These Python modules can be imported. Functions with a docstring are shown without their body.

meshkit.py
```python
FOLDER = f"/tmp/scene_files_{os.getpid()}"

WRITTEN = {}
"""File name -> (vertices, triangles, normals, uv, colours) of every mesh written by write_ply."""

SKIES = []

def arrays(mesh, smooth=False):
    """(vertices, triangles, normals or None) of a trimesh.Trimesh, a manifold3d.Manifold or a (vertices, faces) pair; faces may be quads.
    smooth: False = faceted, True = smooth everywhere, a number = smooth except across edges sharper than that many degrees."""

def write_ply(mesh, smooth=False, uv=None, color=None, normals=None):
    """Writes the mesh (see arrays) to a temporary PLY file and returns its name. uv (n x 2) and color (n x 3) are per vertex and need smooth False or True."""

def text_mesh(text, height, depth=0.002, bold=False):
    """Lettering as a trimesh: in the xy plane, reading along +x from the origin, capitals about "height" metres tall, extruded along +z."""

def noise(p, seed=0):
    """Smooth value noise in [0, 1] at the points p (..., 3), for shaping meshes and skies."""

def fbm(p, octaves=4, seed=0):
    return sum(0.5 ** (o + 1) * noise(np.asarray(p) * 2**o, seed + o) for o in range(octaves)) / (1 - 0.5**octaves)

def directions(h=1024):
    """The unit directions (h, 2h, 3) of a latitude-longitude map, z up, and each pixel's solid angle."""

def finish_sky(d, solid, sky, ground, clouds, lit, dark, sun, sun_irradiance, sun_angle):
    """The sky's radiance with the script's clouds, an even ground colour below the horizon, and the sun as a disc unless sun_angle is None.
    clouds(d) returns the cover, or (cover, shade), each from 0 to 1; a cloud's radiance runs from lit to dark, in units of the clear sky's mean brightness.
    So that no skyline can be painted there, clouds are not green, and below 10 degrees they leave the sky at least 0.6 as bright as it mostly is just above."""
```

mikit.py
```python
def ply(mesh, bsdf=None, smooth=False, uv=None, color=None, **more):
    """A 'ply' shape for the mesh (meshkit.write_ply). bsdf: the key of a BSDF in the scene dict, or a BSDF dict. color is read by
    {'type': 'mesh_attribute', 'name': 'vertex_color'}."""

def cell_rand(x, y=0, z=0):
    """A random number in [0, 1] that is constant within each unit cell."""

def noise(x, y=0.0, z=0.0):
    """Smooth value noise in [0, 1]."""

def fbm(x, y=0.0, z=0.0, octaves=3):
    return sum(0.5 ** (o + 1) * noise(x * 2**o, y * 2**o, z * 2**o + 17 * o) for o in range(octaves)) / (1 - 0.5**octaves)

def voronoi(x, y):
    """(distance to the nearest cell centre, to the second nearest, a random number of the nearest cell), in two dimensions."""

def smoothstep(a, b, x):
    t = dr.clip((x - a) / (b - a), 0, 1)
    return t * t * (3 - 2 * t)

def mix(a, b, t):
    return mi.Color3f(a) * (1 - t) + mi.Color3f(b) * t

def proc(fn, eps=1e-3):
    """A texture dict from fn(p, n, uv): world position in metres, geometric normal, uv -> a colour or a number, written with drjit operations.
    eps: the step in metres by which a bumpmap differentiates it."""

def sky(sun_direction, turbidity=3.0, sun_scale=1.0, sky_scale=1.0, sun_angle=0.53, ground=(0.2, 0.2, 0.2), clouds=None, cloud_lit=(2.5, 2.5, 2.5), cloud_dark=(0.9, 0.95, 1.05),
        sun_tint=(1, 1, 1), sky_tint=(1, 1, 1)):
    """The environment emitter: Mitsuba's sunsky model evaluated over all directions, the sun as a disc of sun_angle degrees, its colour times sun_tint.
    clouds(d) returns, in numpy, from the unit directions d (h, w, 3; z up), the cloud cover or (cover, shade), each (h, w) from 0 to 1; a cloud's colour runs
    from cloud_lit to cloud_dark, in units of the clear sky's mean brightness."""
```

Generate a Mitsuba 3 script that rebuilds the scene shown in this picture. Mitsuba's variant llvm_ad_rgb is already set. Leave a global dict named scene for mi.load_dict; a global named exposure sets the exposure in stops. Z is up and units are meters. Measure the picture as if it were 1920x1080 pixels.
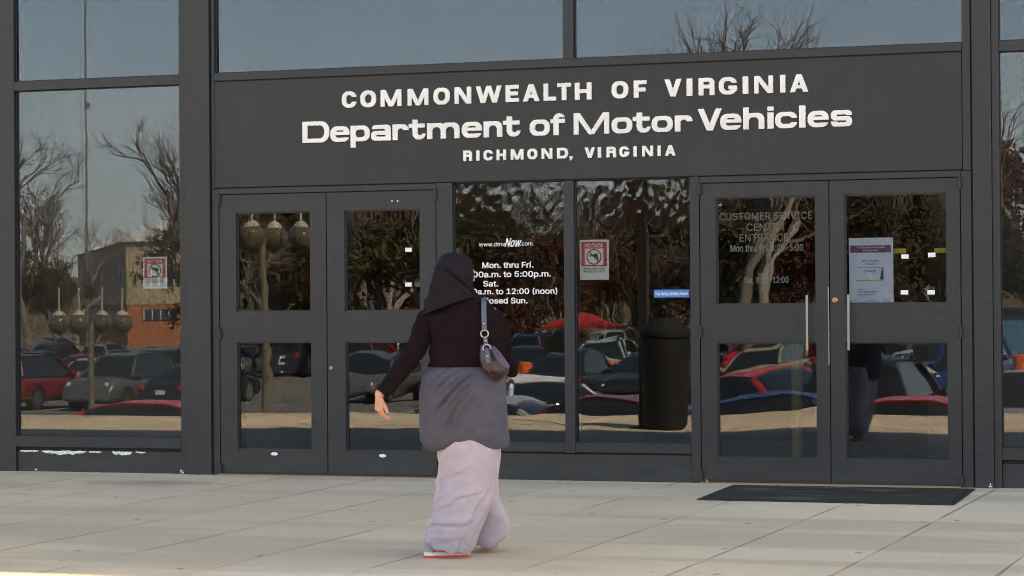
import math, random
import numpy as np, trimesh, manifold3d as m3
import drjit as dr
import mitsuba as mi
import mikit, meshkit
from mikit import proc, noise, fbm, smoothstep, mix
from shapely.geometry import Polygon, LineString, Point, box as sbox
from shapely.ops import unary_union
from shapely import affinity

T = mi.ScalarTransform4f
rng = np.random.default_rng(7)
scene, labels = {'type': 'scene'}, {}

# ------------------------------------------------------------------ camera, sky, exposure
CAM = np.array([8.4227, -17.2789, 1.2951]); YAW, PITCH, ROLL, FOCAL = .336208, .006535, -.007390, 4649.33
SLOPE = .0038                                    # the plaza falls gently away from the building
cy, sy, cp, sp = math.cos(YAW), math.sin(YAW), math.cos(PITCH), math.sin(PITCH)
FW = np.array([-sy*cp, cy*cp, sp]); RT0 = np.array([cy, sy, 0]); UP0 = np.cross(RT0, FW)
RT = RT0*math.cos(ROLL) + UP0*math.sin(ROLL); UP = -RT0*math.sin(ROLL) + UP0*math.cos(ROLL)
scene['camera'] = {'type': 'perspective', 'fov': math.degrees(2*math.atan(960/FOCAL)), 'fov_axis': 'x', 'near_clip': .1, 'far_clip': 4000.,
                   'to_world': T().look_at(origin=CAM.tolist(), target=(CAM + FW).tolist(), up=UP.tolist())}
SUN = np.array([.80*.74, .60*.74, .67])
scene['sky_light'] = mikit.sky(SUN.tolist(), turbidity=3.5, sky_tint=(1.50, 1.08, .74), sun_tint=(1.16, .98, .76), ground=(.22, .21, .19))
exposure = 3.80


def fac(px, py, y=0.):                            # where the sight line of a photo pixel meets the plane of that y
    d = FW + RT*((px - 960)/FOCAL) - UP*((py - 540)/FOCAL)
    return CAM + d*((y - CAM[1])/d[1])


# ------------------------------------------------------------------ helpers
def key(name):
    if name not in scene and name not in _used:
        _used.add(name); return name
    k = 1
    while f'{name}_{k:03d}' in scene or f'{name}_{k:03d}' in _used: k += 1
    _used.add(f'{name}_{k:03d}'); return f'{name}_{k:03d}'


_used = set()


def thing(name, label=None, cat=None, group=None, kind=None):
    k = key(name); d = {}
    for a, b in (('label', label), ('category', cat), ('group', group), ('kind', kind)):
        if b: d[a] = b
    if d: labels[k] = d
    return k


def part(parent, name, mesh, bsdf, smooth=False, label=None, kind=None, **kw):
    k = key(f'{parent}__{name}' if parent else name)
    scene[k] = mesh | {'to_world': kw['to_world']} if isinstance(mesh, dict) and kw else dict(mesh) if isinstance(mesh, dict) else mikit.ply(mesh, bsdf, smooth=smooth, **kw)
    if isinstance(mesh, dict) and bsdf: scene[k]['bsdf'] = {'type': 'ref', 'id': bsdf}
    d = {}
    if label: d['label'] = label
    if kind: d['kind'] = kind
    if d: labels[k] = d
    return k


def cat(ms): return trimesh.util.concatenate([m for m in ms if m is not None])


def tri(man):
    m = man.to_mesh(); return trimesh.Trimesh(np.array(m.vert_properties[:, :3], float), np.array(m.tri_verts), process=False)


def bx(x0, x1, y0, y1, z0, z1, c=.003):
    """A box with chamfered edges."""
    c = min(c, .45*(x1-x0), .45*(y1-y0), .45*(z1-z0)); pts = []
    for x, a in ((x0, 1), (x1, -1)):
        for y, b in ((y0, 1), (y1, -1)):
            for z, d in ((z0, 1), (z1, -1)):
                pts += [(x+a*c, y+b*c, z), (x+a*c, y, z+d*c), (x, y+b*c, z+d*c)]
    return tri(m3.Manifold.hull_points(np.array(pts)))


def man(m):
    return m3.Manifold(m3.Mesh(np.asarray(m.vertices, np.float32), np.asarray(m.faces, np.uint32)))


def tube(pts, r, n=8, cap=True):
    p = np.asarray(pts, float); r = np.broadcast_to(r, (len(p),)).astype(float)
    t = np.gradient(p, axis=0); t /= np.linalg.norm(t, axis=1, keepdims=True) + 1e-12
    a = np.cross(t[0], [0, 0, 1.]) if abs(t[0][2]) < .9 else np.cross(t[0], [1., 0, 0]); A = []
    for k in range(len(p)):
        a = a - t[k]*(a@t[k]); a /= np.linalg.norm(a) + 1e-12; A.append(a)
    A = np.array(A); B = np.cross(t, A); g = np.arange(n)*2*np.pi/n
    v = p[:, None] + r[:, None, None]*(np.cos(g)[None, :, None]*A[:, None] + np.sin(g)[None, :, None]*B[:, None])
    return grid_mesh(v, cap)


def grid_mesh(v, cap=True):
    """Rings v (m, n, 3) joined into a closed tube."""
    m, n = v.shape[:2]; i, j = np.meshgrid(np.arange(m-1), np.arange(n), indexing='ij'); j2 = (j+1) % n
    q = np.stack([i*n+j, i*n+j2, (i+1)*n+j2, (i+1)*n+j], -1).reshape(-1, 4)
    f = np.vstack([q[:, [0, 1, 2]], q[:, [0, 2, 3]]]); V = v.reshape(-1, 3)
    if cap:
        j = np.arange(n); V = np.vstack([V, v[0].mean(0), v[-1].mean(0)])
        f = np.vstack([f, np.stack([(j+1) % n, j, 0*j+m*n], 1), np.stack([(m-1)*n+j, (m-1)*n+(j+1) % n, 0*j+m*n+1], 1)])
    return trimesh.Trimesh(V, f, process=False)


def extr(poly, d):
    gs = [g for g in getattr(poly, 'geoms', [poly]) if g.area > 1e-9]
    return cat([trimesh.creation.extrude_polygon(g, d, engine='earcut') for g in gs])


def upright(m, x, y, z):
    """A mesh drawn in xy and extruded in +z, stood up on the facade: read from -y, front face at y."""
    v = np.array(m.vertices); top = v[:, 2].max()
    return trimesh.Trimesh(np.stack([v[:, 0]+x, y + (top - v[:, 2]), v[:, 1]+z], 1), np.array(m.faces), process=False)


def text(s, x, y, z, h, width=None, depth=.0015, bold=False, center=False, slant=0.):
    m = meshkit.text_mesh(s, h, depth, bold); v = np.array(m.vertices)
    v[:, 0] -= v[:, 0].min()
    if width: v[:, 0] *= width/v[:, 0].max()
    if slant: v[:, 0] += slant*v[:, 1]
    if center: v[:, 0] -= v[:, 0].max()/2
    return upright(trimesh.Trimesh(v, m.faces, process=False), x, y, z)


# ------------------------------------------------------------------ materials
def mat(name, d): scene[name] = d; return name


def pr(color, rough=.6, **k):
    c = color if isinstance(color, dict) else {'type': 'rgb', 'value': list(color)}
    return {'type': 'principled', 'base_color': c, 'roughness': rough, **k}


def two(d): return {'type': 'twosided', 'b': d}


def paint_fn(base):
    def fn(p, n, uv):
        g = fbm(p.x*1.7, p.y*3, p.z*1.3, 3); s = noise(p.x*60, p.y*60, p.z*9)
        low = smoothstep(.35, .0, p.z)*fbm(p.x*5, 1.3, p.z*14, 3)        # splash dirt along the foot
        sc = smoothstep(.74, .80, noise(p.x*22, p.y*4, p.z*70))*smoothstep(.6, .75, noise(p.x*3.1, 7.7, p.z*2.3))
        st = fbm(p.x*16, 2., p.z*.9, 3); c = mi.Color3f(base)*(.78 + .26*g + .07*s + .14*st)
        c = mix(c, (.10, .092, .08), .25*low)
        return mix(c, (.10, .10, .10), .10*sc)
    return fn


GREY = mat('dark_grey_paint', {'type': 'bumpmap', 't': proc(lambda p, n, uv: 4e-4*noise(p.x*90, p.y*90, p.z*90) + 1.2e-3*noise(p.x*2.5, 2., p.z*3.)), 'scale': 1.,
                               'b': pr(proc(paint_fn((.0196, .0215, .0268))), .42, specular=.45)})
SIGNP = mat('sign_panel_paint', {'type': 'bumpmap', 't': proc(lambda p, n, uv: 3e-4*noise(p.x*120, 3., p.z*120) + 2.5e-3*noise(p.x*1.1, 5., p.z*2.)), 'scale': 1.,
                                 'b': pr(proc(paint_fn((.0238, .0256, .0300))), .48, specular=.4)})
DARK = mat('dark_gap', pr((.012, .012, .013), .7))
GASKET = mat('black_gasket', pr((.018, .018, .019), .5))
LETTER = mat('brushed_white_letter', two(pr(proc(lambda p, n, uv: mi.Color3f(.88, .87, .85)*(.84 + .2*fbm(p.x*2.2, 4., p.z*9, 3))), .38, specular=.5)))
VINYL = mat('white_vinyl', two(pr((.86, .86, .86), .5)))
FADED = mat('faded_gold_vinyl', two(pr((.115, .098, .06), .5)))
FADEDG = mat('faded_grey_vinyl', two(pr((.14, .15, .16), .5)))
STEEL = mat('satin_steel', pr((.26, .258, .25), .36, metallic=1.))
BRASS = mat('worn_brass', pr((.38, .25, .17), .4, metallic=.8))
CHIP = mat('bare_white_primer', two(pr(proc(lambda p, n, uv: mi.Color3f(.86, .86, .85)*(.7+.4*noise(p.x*60, p.y*60, p.z*60))), .6)))
GLASS = mat('tinted_window_glass', {'type': 'thindielectric', 'int_ior': 1.62, 'ext_ior': 1.0, 'specular_reflectance': {'type': 'rgb', 'value': [.61, .75, .96]}, 'specular_transmittance': {'type': 'rgb', 'value': [.60, .62, .60]}})
DUSTY = mat('dusty_window_glass', {'type': 'blendbsdf', 'weight': proc(lambda p, n, uv: .018 + .030*fbm(p.x*2.2, 3., p.z*1.6, 3)), 'a': dict(scene[GLASS]), 'b': two({'type': 'diffuse', 'reflectance': {'type': 'rgb', 'value': [.42, .41, .38]}})})
PAPER = mat('white_paper', two(pr((.80, .80, .82), .8)))
RED = mat('red_print', two(pr((.50, .045, .05), .6)))
INK = mat('black_print', two(pr((.03, .03, .035), .6)))
PURPLE = mat('purple_print', two(pr((.17, .05, .16), .6)))
NAVY = mat('navy_print', two(pr((.05, .06, .17), .6)))
LIME = mat('green_print', two(pr((.42, .50, .10), .6)))
BLUE = mat('blue_sign', two(pr((.05, .19, .55), .5)))
YELLOW = mat('yellow_enamel', two(pr((.62, .50, .04), .45)))


def concrete_fn(p, n, uv):
    slab = dr.floor((p.x - .59)/.762); r = mikit.cell_rand(slab, 3, 1)
    g = fbm(p.x*.8, p.y*.8, 0, 4); f_ = fbm(p.x*9, p.y*9, 2, 3); fine = noise(p.x*230, p.y*230)
    band = fbm(p.x*.35, p.y*2.2, 5, 3)                                        # broad wash stains running along the wall
    c = mi.Color3f(.480, .398, .292)*(.78 + .14*r + .20*g + .10*f_ + .07*fine)
    c = mix(c, (.26, .24, .20), .42*smoothstep(.50, .72, band))
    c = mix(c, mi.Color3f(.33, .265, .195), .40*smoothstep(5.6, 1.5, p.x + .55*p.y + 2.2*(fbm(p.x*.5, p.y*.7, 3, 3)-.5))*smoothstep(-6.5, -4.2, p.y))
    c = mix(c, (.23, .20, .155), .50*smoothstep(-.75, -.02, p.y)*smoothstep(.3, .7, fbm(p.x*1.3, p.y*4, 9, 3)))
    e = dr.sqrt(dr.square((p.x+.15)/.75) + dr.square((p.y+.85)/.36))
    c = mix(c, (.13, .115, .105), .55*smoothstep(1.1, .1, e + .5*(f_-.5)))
    v = mikit.voronoi(p.x*1.5 + 3., p.y*1.05)
    spot = smoothstep(.040, .026, v[0])*dr.select(v[2] > .45, 1., 0.)
    v2 = mikit.voronoi(p.x*4.1, p.y*3.2 + 9.)
    spot = dr.maximum(spot, .7*smoothstep(.055, .035, v2[0])*dr.select(v2[2] > .8, 1., 0.))
    c = mix(c, (.10, .092, .08), .58*spot)                                    # trodden gum
    j = dr.abs((p.x - .59)/.762 - dr.round((p.x - .59)/.762))*.762
    return mix(c, (.17, .155, .13), .55*smoothstep(.016, .004, j)*smoothstep(.25, .6, noise(p.x*3., p.y*2.4, 4.)))


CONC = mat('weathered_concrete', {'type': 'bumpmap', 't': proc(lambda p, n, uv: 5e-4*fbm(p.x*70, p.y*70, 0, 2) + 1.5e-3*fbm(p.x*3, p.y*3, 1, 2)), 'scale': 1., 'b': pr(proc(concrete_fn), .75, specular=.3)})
JOINT = mat('joint_filler', pr((.075, .07, .06), .9))
RUBBER = mat('ribbed_mat', {'type': 'bumpmap', 't': proc(lambda p, n, uv: 2.5e-3*dr.abs(dr.sin(p.x*230)) + 1e-3*noise(p.x*90, p.y*90)), 'scale': 1.,
                            'b': pr(proc(lambda p, n, uv: mi.Color3f(.024, .0215, .0175)*(.8+.5*fbm(p.x*4, p.y*4, 0, 3)) + .03*smoothstep(.62, .8, fbm(p.x*2.3, p.y*7, 3, 3))), .85)})
RUBEDGE = mat('mat_rubber_edge', pr((.02, .02, .02), .55))
ASPH = mat('asphalt', pr(proc(lambda p, n, uv: mi.Color3f(.085, .082, .076)*(.7+.5*fbm(p.x*.4, p.y*.4, 0, 3)+.1*noise(p.x*30, p.y*30))), .9))
LINEP = mat('road_paint', pr((.55, .54, .5), .7))
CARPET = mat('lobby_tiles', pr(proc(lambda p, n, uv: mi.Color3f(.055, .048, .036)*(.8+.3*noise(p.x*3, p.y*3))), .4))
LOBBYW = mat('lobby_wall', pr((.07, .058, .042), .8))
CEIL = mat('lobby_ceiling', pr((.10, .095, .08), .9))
exec_parts = []

# ------------------------------------------------------------------ ground
def lot_z(y): return np.interp(-np.asarray(y, float), [0, 9.2, 92, 130, 900], [-1.4, -1.4, -2.45, -2.6, -2.6])


ys = np.array([900, 100, 0, -9.2, -15, -25, -40, -60, -80, -92, -130, -200, -350, -600, -900.]); xs = np.linspace(-900, 900, 25)
gv = np.array([[(x, y, lot_z(y)) for x in xs] for y in ys]); n_ = len(xs)
ii, jj = np.meshgrid(np.arange(len(ys)-1), np.arange(n_-1), indexing='ij')
gf = np.stack([ii*n_+jj, (ii+1)*n_+jj, (ii+1)*n_+jj+1, ii*n_+jj+1], -1).reshape(-1, 4)
part(None, 'ground', (gv.reshape(-1, 3), gf), ASPH); labels['ground'] = {'kind': 'structure'}
plaza = thing('plaza', kind='structure')
def sheared(m): m.vertices[:, 2] += SLOPE*np.minimum(m.vertices[:, 1], 0); return m
part(plaza, 'base', sheared(bx(-30, 30, -9.28, .4, -1.6, -.012)), JOINT)
part(plaza, 'kerb', sheared(bx(-30, 30, -9.55, -9.285, -1.6, .01, .02)), CONC)
X0 = .59
for k in range(-24, 20):
    a, b = X0 + .762*k + .0035, X0 + .762*(k+1) - .0035
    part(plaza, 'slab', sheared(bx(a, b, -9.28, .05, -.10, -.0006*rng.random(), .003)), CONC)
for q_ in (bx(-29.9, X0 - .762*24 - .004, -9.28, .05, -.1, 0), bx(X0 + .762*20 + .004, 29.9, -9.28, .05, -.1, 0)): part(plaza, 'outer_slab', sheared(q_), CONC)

# ------------------------------------------------------------------ the office building
B = thing('office_building', 'dark grey metal and glass office front with white lettering above its doors', 'building')
ZT, ZR = 3.092, 3.016                              # transom over the entrance
H = 9.74
# wavy glass panes
def pane(x0, x1, z0, z1, y, seed, tilt=(0., 0.), twist=0., amp=1., top=0., lam=.11, step=.014):
    nx, nz = max(2, int((x1-x0)/step)), max(2, int((z1-z0)/step))
    X, Z = np.meshgrid(np.linspace(x0, x1, nx+1), np.linspace(z0, z1, nz+1)); u, w = X - (x0+x1)/2, Z - (z0+z1)/2
    hgt = tilt[0]*u + tilt[1]*w + twist*u*w
    q = np.stack([X/lam*.55, Z/lam*1.0, 0*X+seed*3.7], -1)
    q2 = np.stack([X/.55, Z/.42, 0*X+seed*9.1], -1)
    hgt = hgt + amp*(2.6e-5*(meshkit.noise(q, seed)-.5)*(.35+1.3*meshkit.noise(q2, seed+5)) + 0*Z) + .6*min(amp, 1.6)*2.2e-4*(meshkit.noise(q2, seed+1)-.5)
    if top:
        q3 = np.stack([X/.045, Z/.06, 0*X+seed], -1); t = np.clip((Z - (z1-.42))/.18, 0, 1)
        hgt = hgt + top*t*t*(3-2*t)*(1.4e-4*(meshkit.fbm(q3, 2, seed+3)-.5))
    V = np.stack([X, y + hgt, Z], -1).reshape(-1, 3); m = nx+1
    i, j = np.meshgrid(np.arange(nz), np.arange(nx), indexing='ij')
    return V, np.stack([i*m+j, i*m+j+1, (i+1)*m+j+1, (i+1)*m+j], -1).reshape(-1, 4)


def window(x0, x1, z0, z1, seed, y=.045, glass=GLASS, **k):
    w = part(B, 'window', pane(x0-.01, x1+.01, z0-.01, z1+.01, y, seed, **k), glass, smooth=True)
    e = .006
    part(w, 'gasket', cat([bx(x0, x0+e, y-.012, y-.002, z0, z1, .001), bx(x1-e, x1, y-.012, y-.002, z0, z1, .001), bx(x0+e, x1-e, y-.012, y-.002, z1-e, z1, .001), bx(x0+e, x1-e, y-.012, y-.002, z0, z0+e, .001)]), GASKET)
    return w


# posts, piers
def post(n, x0, x1, z0, z1, y0=0., y1=.13, m=GREY, c=.003): return part(B, n, bx(x0, x1, y0, y1, z0, z1, c), m)
LW = [(-7.95, -6.50), (-6.25, -4.80), (-4.55, -2.05-.0)]          # further bays to the left, out of the picture
post('pier', -2.11, -1.797, -.02, H-1, 0., .16)
post('jamb', -.338, -.282, -.02, H-1, -.002)
post('pier', -.2755, -.068, -.02, H-1, -.030, .16)
for q_ in (bx(-.284, -.2735, .012, .10, 0, H-1), bx(-.070, -.050, .012, .10, 0, 3.0)): part(B, 'joint_strip', q_, DARK)
post('jamb', -.062, -.006, -.01, 2.1985, -.004, .12)
post('jamb', -.062, -.037, 2.199, H-1, -.004, .12)
post('jamb', 1.789, 1.917, -.01, 2.2045, -.002, .12)
post('mullion', 2.789, 2.865, .2, 2.198, -.003, .12)
post('jamb', 3.744, 3.812, -.01, 2.2045, -.002, .12)
post('jamb', 5.690, 5.764, -.01, 2.1985, -.002, .12)
post('jamb', 5.7065, 5.764, 2.199, H-1, -.003, .12)
part(B, 'joint_strip', cat([bx(5.762, 5.7785, .012, .10, 0, H-1)]), DARK)
post('pier', 5.7765, 5.905, -.02, H-1, -.022, .16)
post('jamb', 5.9065, 5.957, -.02, H-1, -.004, .13)
post('mullion', 2.793, 2.8715, ZT, H-1, -.002, .12)
# rails
def rail(n, x0, x1, z0, z1, y0=0., y1=.12, m=GREY, c=.003): return part(B, n, bx(x0, x1, y0, y1, z0, z1, c), m)
for a, b in ((-1.796, -.339), (5.958, 7.6)):
    rail('transom', a, b, 3.017, 3.092, .002); rail('sill_rail', a, b, .193, .281, .001)
    rail('transom', a, b, 5.3, 5.38, .002)
    part(B, 'base_panel', bx(a, b, .022, .11, -.02, .170), GREY); part(B, 'joint_strip', bx(a, b, .035, .1, .168, .195), DARK)
rail('transom', -.036, 5.7055, 3.030, 3.092, -.012)
rail('transom', -.036, 5.7055, 5.3, 5.38, .002)
part(B, 'joint_strip', bx(-.036, 5.705, .006, .1, 3.018, 3.034), DARK)
sign = part(B, 'sign_panel', bx(-.040, 5.7035, .004, .11, 2.2065, 3.0265, .004), SIGNP)
part(B, 'joint_strip', bx(-.05, 5.71, .020, .1, 2.195, 2.21), DARK)
rail('door_header', -.005, 1.788, 2.156, 2.2005, -.004); rail('door_header', 3.813, 5.689, 2.156, 2.2005, -.004)
rail('window_head', 1.918, 2.788, 2.1985, 2.2045, -.001); rail('window_head', 2.866, 3.743, 2.1985, 2.2045, -.001)
rail('sill_rail', 1.918, 2.788, .207, .280, .001); rail('sill_rail', 2.8655, 3.7435, .207, .280, .001)
part(B, 'joint_strip', bx(1.918, 3.743, .03, .1, .195, .209), DARK)
part(B, 'base_panel', bx(1.918, 3.743, .010, .11, -.02, .197), GREY)
# big panes
wl = window(-1.795, -.340, .282, 3.016, 1, amp=1.3, glass=DUSTY)
window(-1.795, -.340, 3.093, 5.3, 2, amp=.45)
window(-.036, 2.792, 3.093, 5.3, 3, amp=.3); window(2.8725, 5.7055, 3.093, 5.3, 4, amp=.3)
wa = window(1.918, 2.788, .281, 2.197, 5, tilt=(0, -.0032), amp=7.5, top=9., lam=.09)
wb = window(2.866, 3.743, .281, 2.197, 6, tilt=(0, -.0032), amp=6.5, top=6.)
window(5.958, 7.6, .282, 3.016, 7, glass=DUSTY, tilt=(0, -.0054), amp=.8); window(5.958, 7.6, 3.093, 5.3, 8, amp=.3)
# upper storey, roof and the unseen flanks
part(B, 'upper_wall', bx(-14, 20, .13, .5, 5.38, H-.002), SIGNP); part(B, 'parapet', bx(-14, 20, .02, .13, 8.3, H), SIGNP)
for q_ in (bx(-14, -2.112, .0, .35, -1.4, 5.375), bx(7.602, 20, .0, .35, -1.4, 5.375)): part(B, 'flank_wall', q_, SIGNP)
part(B, 'roof', bx(-14, 20, .5, 16, 8.9, 9.2), SIGNP)
for q_ in (bx(-14, -13.7, .36, 16, -1.4, 8.89), bx(19.7, 20, .36, 16, -1.4, 8.89), bx(-13.69, 19.69, 15.7, 16, -1.4, 8.89)): part(B, 'side_wall', q_, SIGNP)
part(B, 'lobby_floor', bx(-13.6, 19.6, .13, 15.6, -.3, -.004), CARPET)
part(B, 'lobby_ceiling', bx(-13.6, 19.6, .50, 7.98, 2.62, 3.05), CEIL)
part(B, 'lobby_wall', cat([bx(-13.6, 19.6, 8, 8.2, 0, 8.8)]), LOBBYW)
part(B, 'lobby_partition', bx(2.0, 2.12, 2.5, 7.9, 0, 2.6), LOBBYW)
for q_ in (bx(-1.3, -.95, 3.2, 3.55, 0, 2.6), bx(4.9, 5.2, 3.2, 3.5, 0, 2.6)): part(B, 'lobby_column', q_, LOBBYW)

# bare primer where the ledge paint has flaked off, left base panel
for i, (a, b, h_) in enumerate(((35, 70, .013), (76, 160, .030), (164, 188, .012), (208, 245, .026), (252, 270, .010))):
    x0, x1 = fac(a, 842)[0], fac(b, 842)[0]; t = np.linspace(0, 1, 14)
    up = .168 - .006*rng.random(14); dn = up - h_*(.35+.65*np.sin(np.pi*t)**.4)*(.6+.6*rng.random(14)); dn[[0, -1]] = up[[0, -1]] - .003
    pl = Polygon(list(zip(x0+(x1-x0)*t, up)) + list(zip((x0+(x1-x0)*t)[::-1], dn[::-1]))).buffer(.0006)
    part(B, 'flaked_patch', upright(extr(pl, .002), 0, .0195, 0), CHIP)


for px, py, n_, yy in ((340, 884, 5, -.0035), (343, 888, 4, -.0035), (414, 883, 4, -.006), (1857, 914, 6, -.024), (1326, 902, 3, -.004), (64, 880, 3, .0195), (1795, 884, 3, .0195)):
    c0 = fac(px, py); pg = []
    for _ in range(n_):
        q = c0[[0, 2]] + rng.normal(0, .010, 2)*[.6, 1]; g = np.sort(rng.random(6))*2*np.pi; r_ = .002 + .004*rng.random(6); pg.append(Polygon(np.stack([q[0]+r_*np.cos(g), max(q[1], .012)+r_*np.sin(g)*1.4], 1)).buffer(.0008))
    part(B, 'paint_chip', upright(extr(unary_union(pg), .0012), 0, yy, 0), CHIP, kind='stuff')

# ------------------------------------------------------------------ doors
def door(x0, x1, z1, zb, glasses, hinge_side, seed, tw, tilts, right=False):
    """One leaf: stiles and rails round two panes."""
    z0 = .012; y = .004
    p = sbox(x0, z0, x1, z1)
    for g in glasses: p = p.difference(sbox(*g))
    d = part(B, 'door', upright(extr(p, .045), 0, y, 0), GREY)
    for i, (a, c, b, e) in enumerate(glasses):
        w = .010
        part(d, 'glazing_bead', upright(extr(sbox(a, c, b, e).difference(sbox(a+w, c+w, b-w, e-w)), .02), 0, y+.014, 0), GREY)
        part(d, 'glass', pane(a+.002, b-.002, c+.002, e-.002, y+.030, seed+i, tilt=tilts[i], twist=tw[i], amp=7.5, lam=.095, step=.011), GLASS, smooth=True)
    hx = x0 - .002 if hinge_side < 0 else x1 + .002
    for hz in (z1-.035, 1.083, .045):
        part(d, 'hinge', cat([tube([(hx, y-.014, hz-.042), (hx, y-.014, hz+.042)], .0135, 10), tube([(hx, y-.014, hz+.043), (hx, y-.014, hz+.050)], [.009, .004], 8), bx(hx-.02, hx+.02, y-.006, y-.0015, hz-.04, hz+.04, .001)]), GASKET)
    part(d, 'bottom_rail_sweep', bx(x0+.012, x1-.012, y-.006, y-.001, .014, .030, .001), GASKET)
    return d


LZ = [(.196, 1.021), (1.250, 2.014)]; RZ = [(.183, 1.011), (1.279, 2.050)]
d1 = door(0.000, .8905, 2.150, 0, [(.143, LZ[0][0], .765, LZ[0][1]), (.139, LZ[1][0], .761, LZ[1][1])], -1, 21, (-.0012, .0004), ((0, -.0027), (0, -.0012)))
d2 = door(.8985, 1.782, 2.150, 0, [(1.045, LZ[0][0], 1.661, LZ[0][1]), (1.042, LZ[1][0], 1.658, LZ[1][1])], 1, 31, (.0008, .0010), ((0, -.0033), (0, -.0020)))
d3 = door(3.819, 4.7565, 2.150, 0, [(3.938, RZ[0][0], 4.668, RZ[0][1]), (3.935, RZ[1][0], 4.665, RZ[1][1])], -1, 41, (-.0075, -.0040), ((0, -.0058), (0, -.0030)), True)
d4 = door(4.7645, 5.682, 2.150, 0, [(4.871, RZ[0][0], 5.594, RZ[0][1]), (4.868, RZ[1][0], 5.591, RZ[1][1])], 1, 51, (.0012, .0008), ((0, -.0042), (0, -.0030)), True)
for q_ in (bx(.889, .900, .02, .06, .01, 2.152), bx(-.002, 1.79, .02, .08, 2.146, 2.158), bx(3.814, 5.69, .02, .08, 2.146, 2.158), bx(1.78, 1.7905, .025, .06, 0, 2.15), bx(5.68, 5.691, .025, .06, 0, 2.15), bx(-.007, .002, .025, .06, 0, 2.15), bx(3.811, 3.821, .025, .06, 0, 2.15), bx(4.755, 4.766, .02, .06, .01, 2.152)): part(B, 'joint_strip', q_, DARK)
for q_ in (bx(0, 1.78, -.05, .05, -.004, .011), bx(3.82, 5.68, -.05, .05, -.004, .011)): part(B, 'threshold', q_, BRASS)
part(d3, 'rail_plate', bx(3.95, 4.53, .0005, .0039, 1.030, 1.245, .001), GREY)
part(d4, 'rail_plate', bx(4.945, 5.585, .0005, .0039, 1.030, 1.245, .001), GREY)
part(d3, 'edge_strip', bx(4.748, 4.7565, -.004, .0038, .85, 1.40, .001), STEEL)
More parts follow.
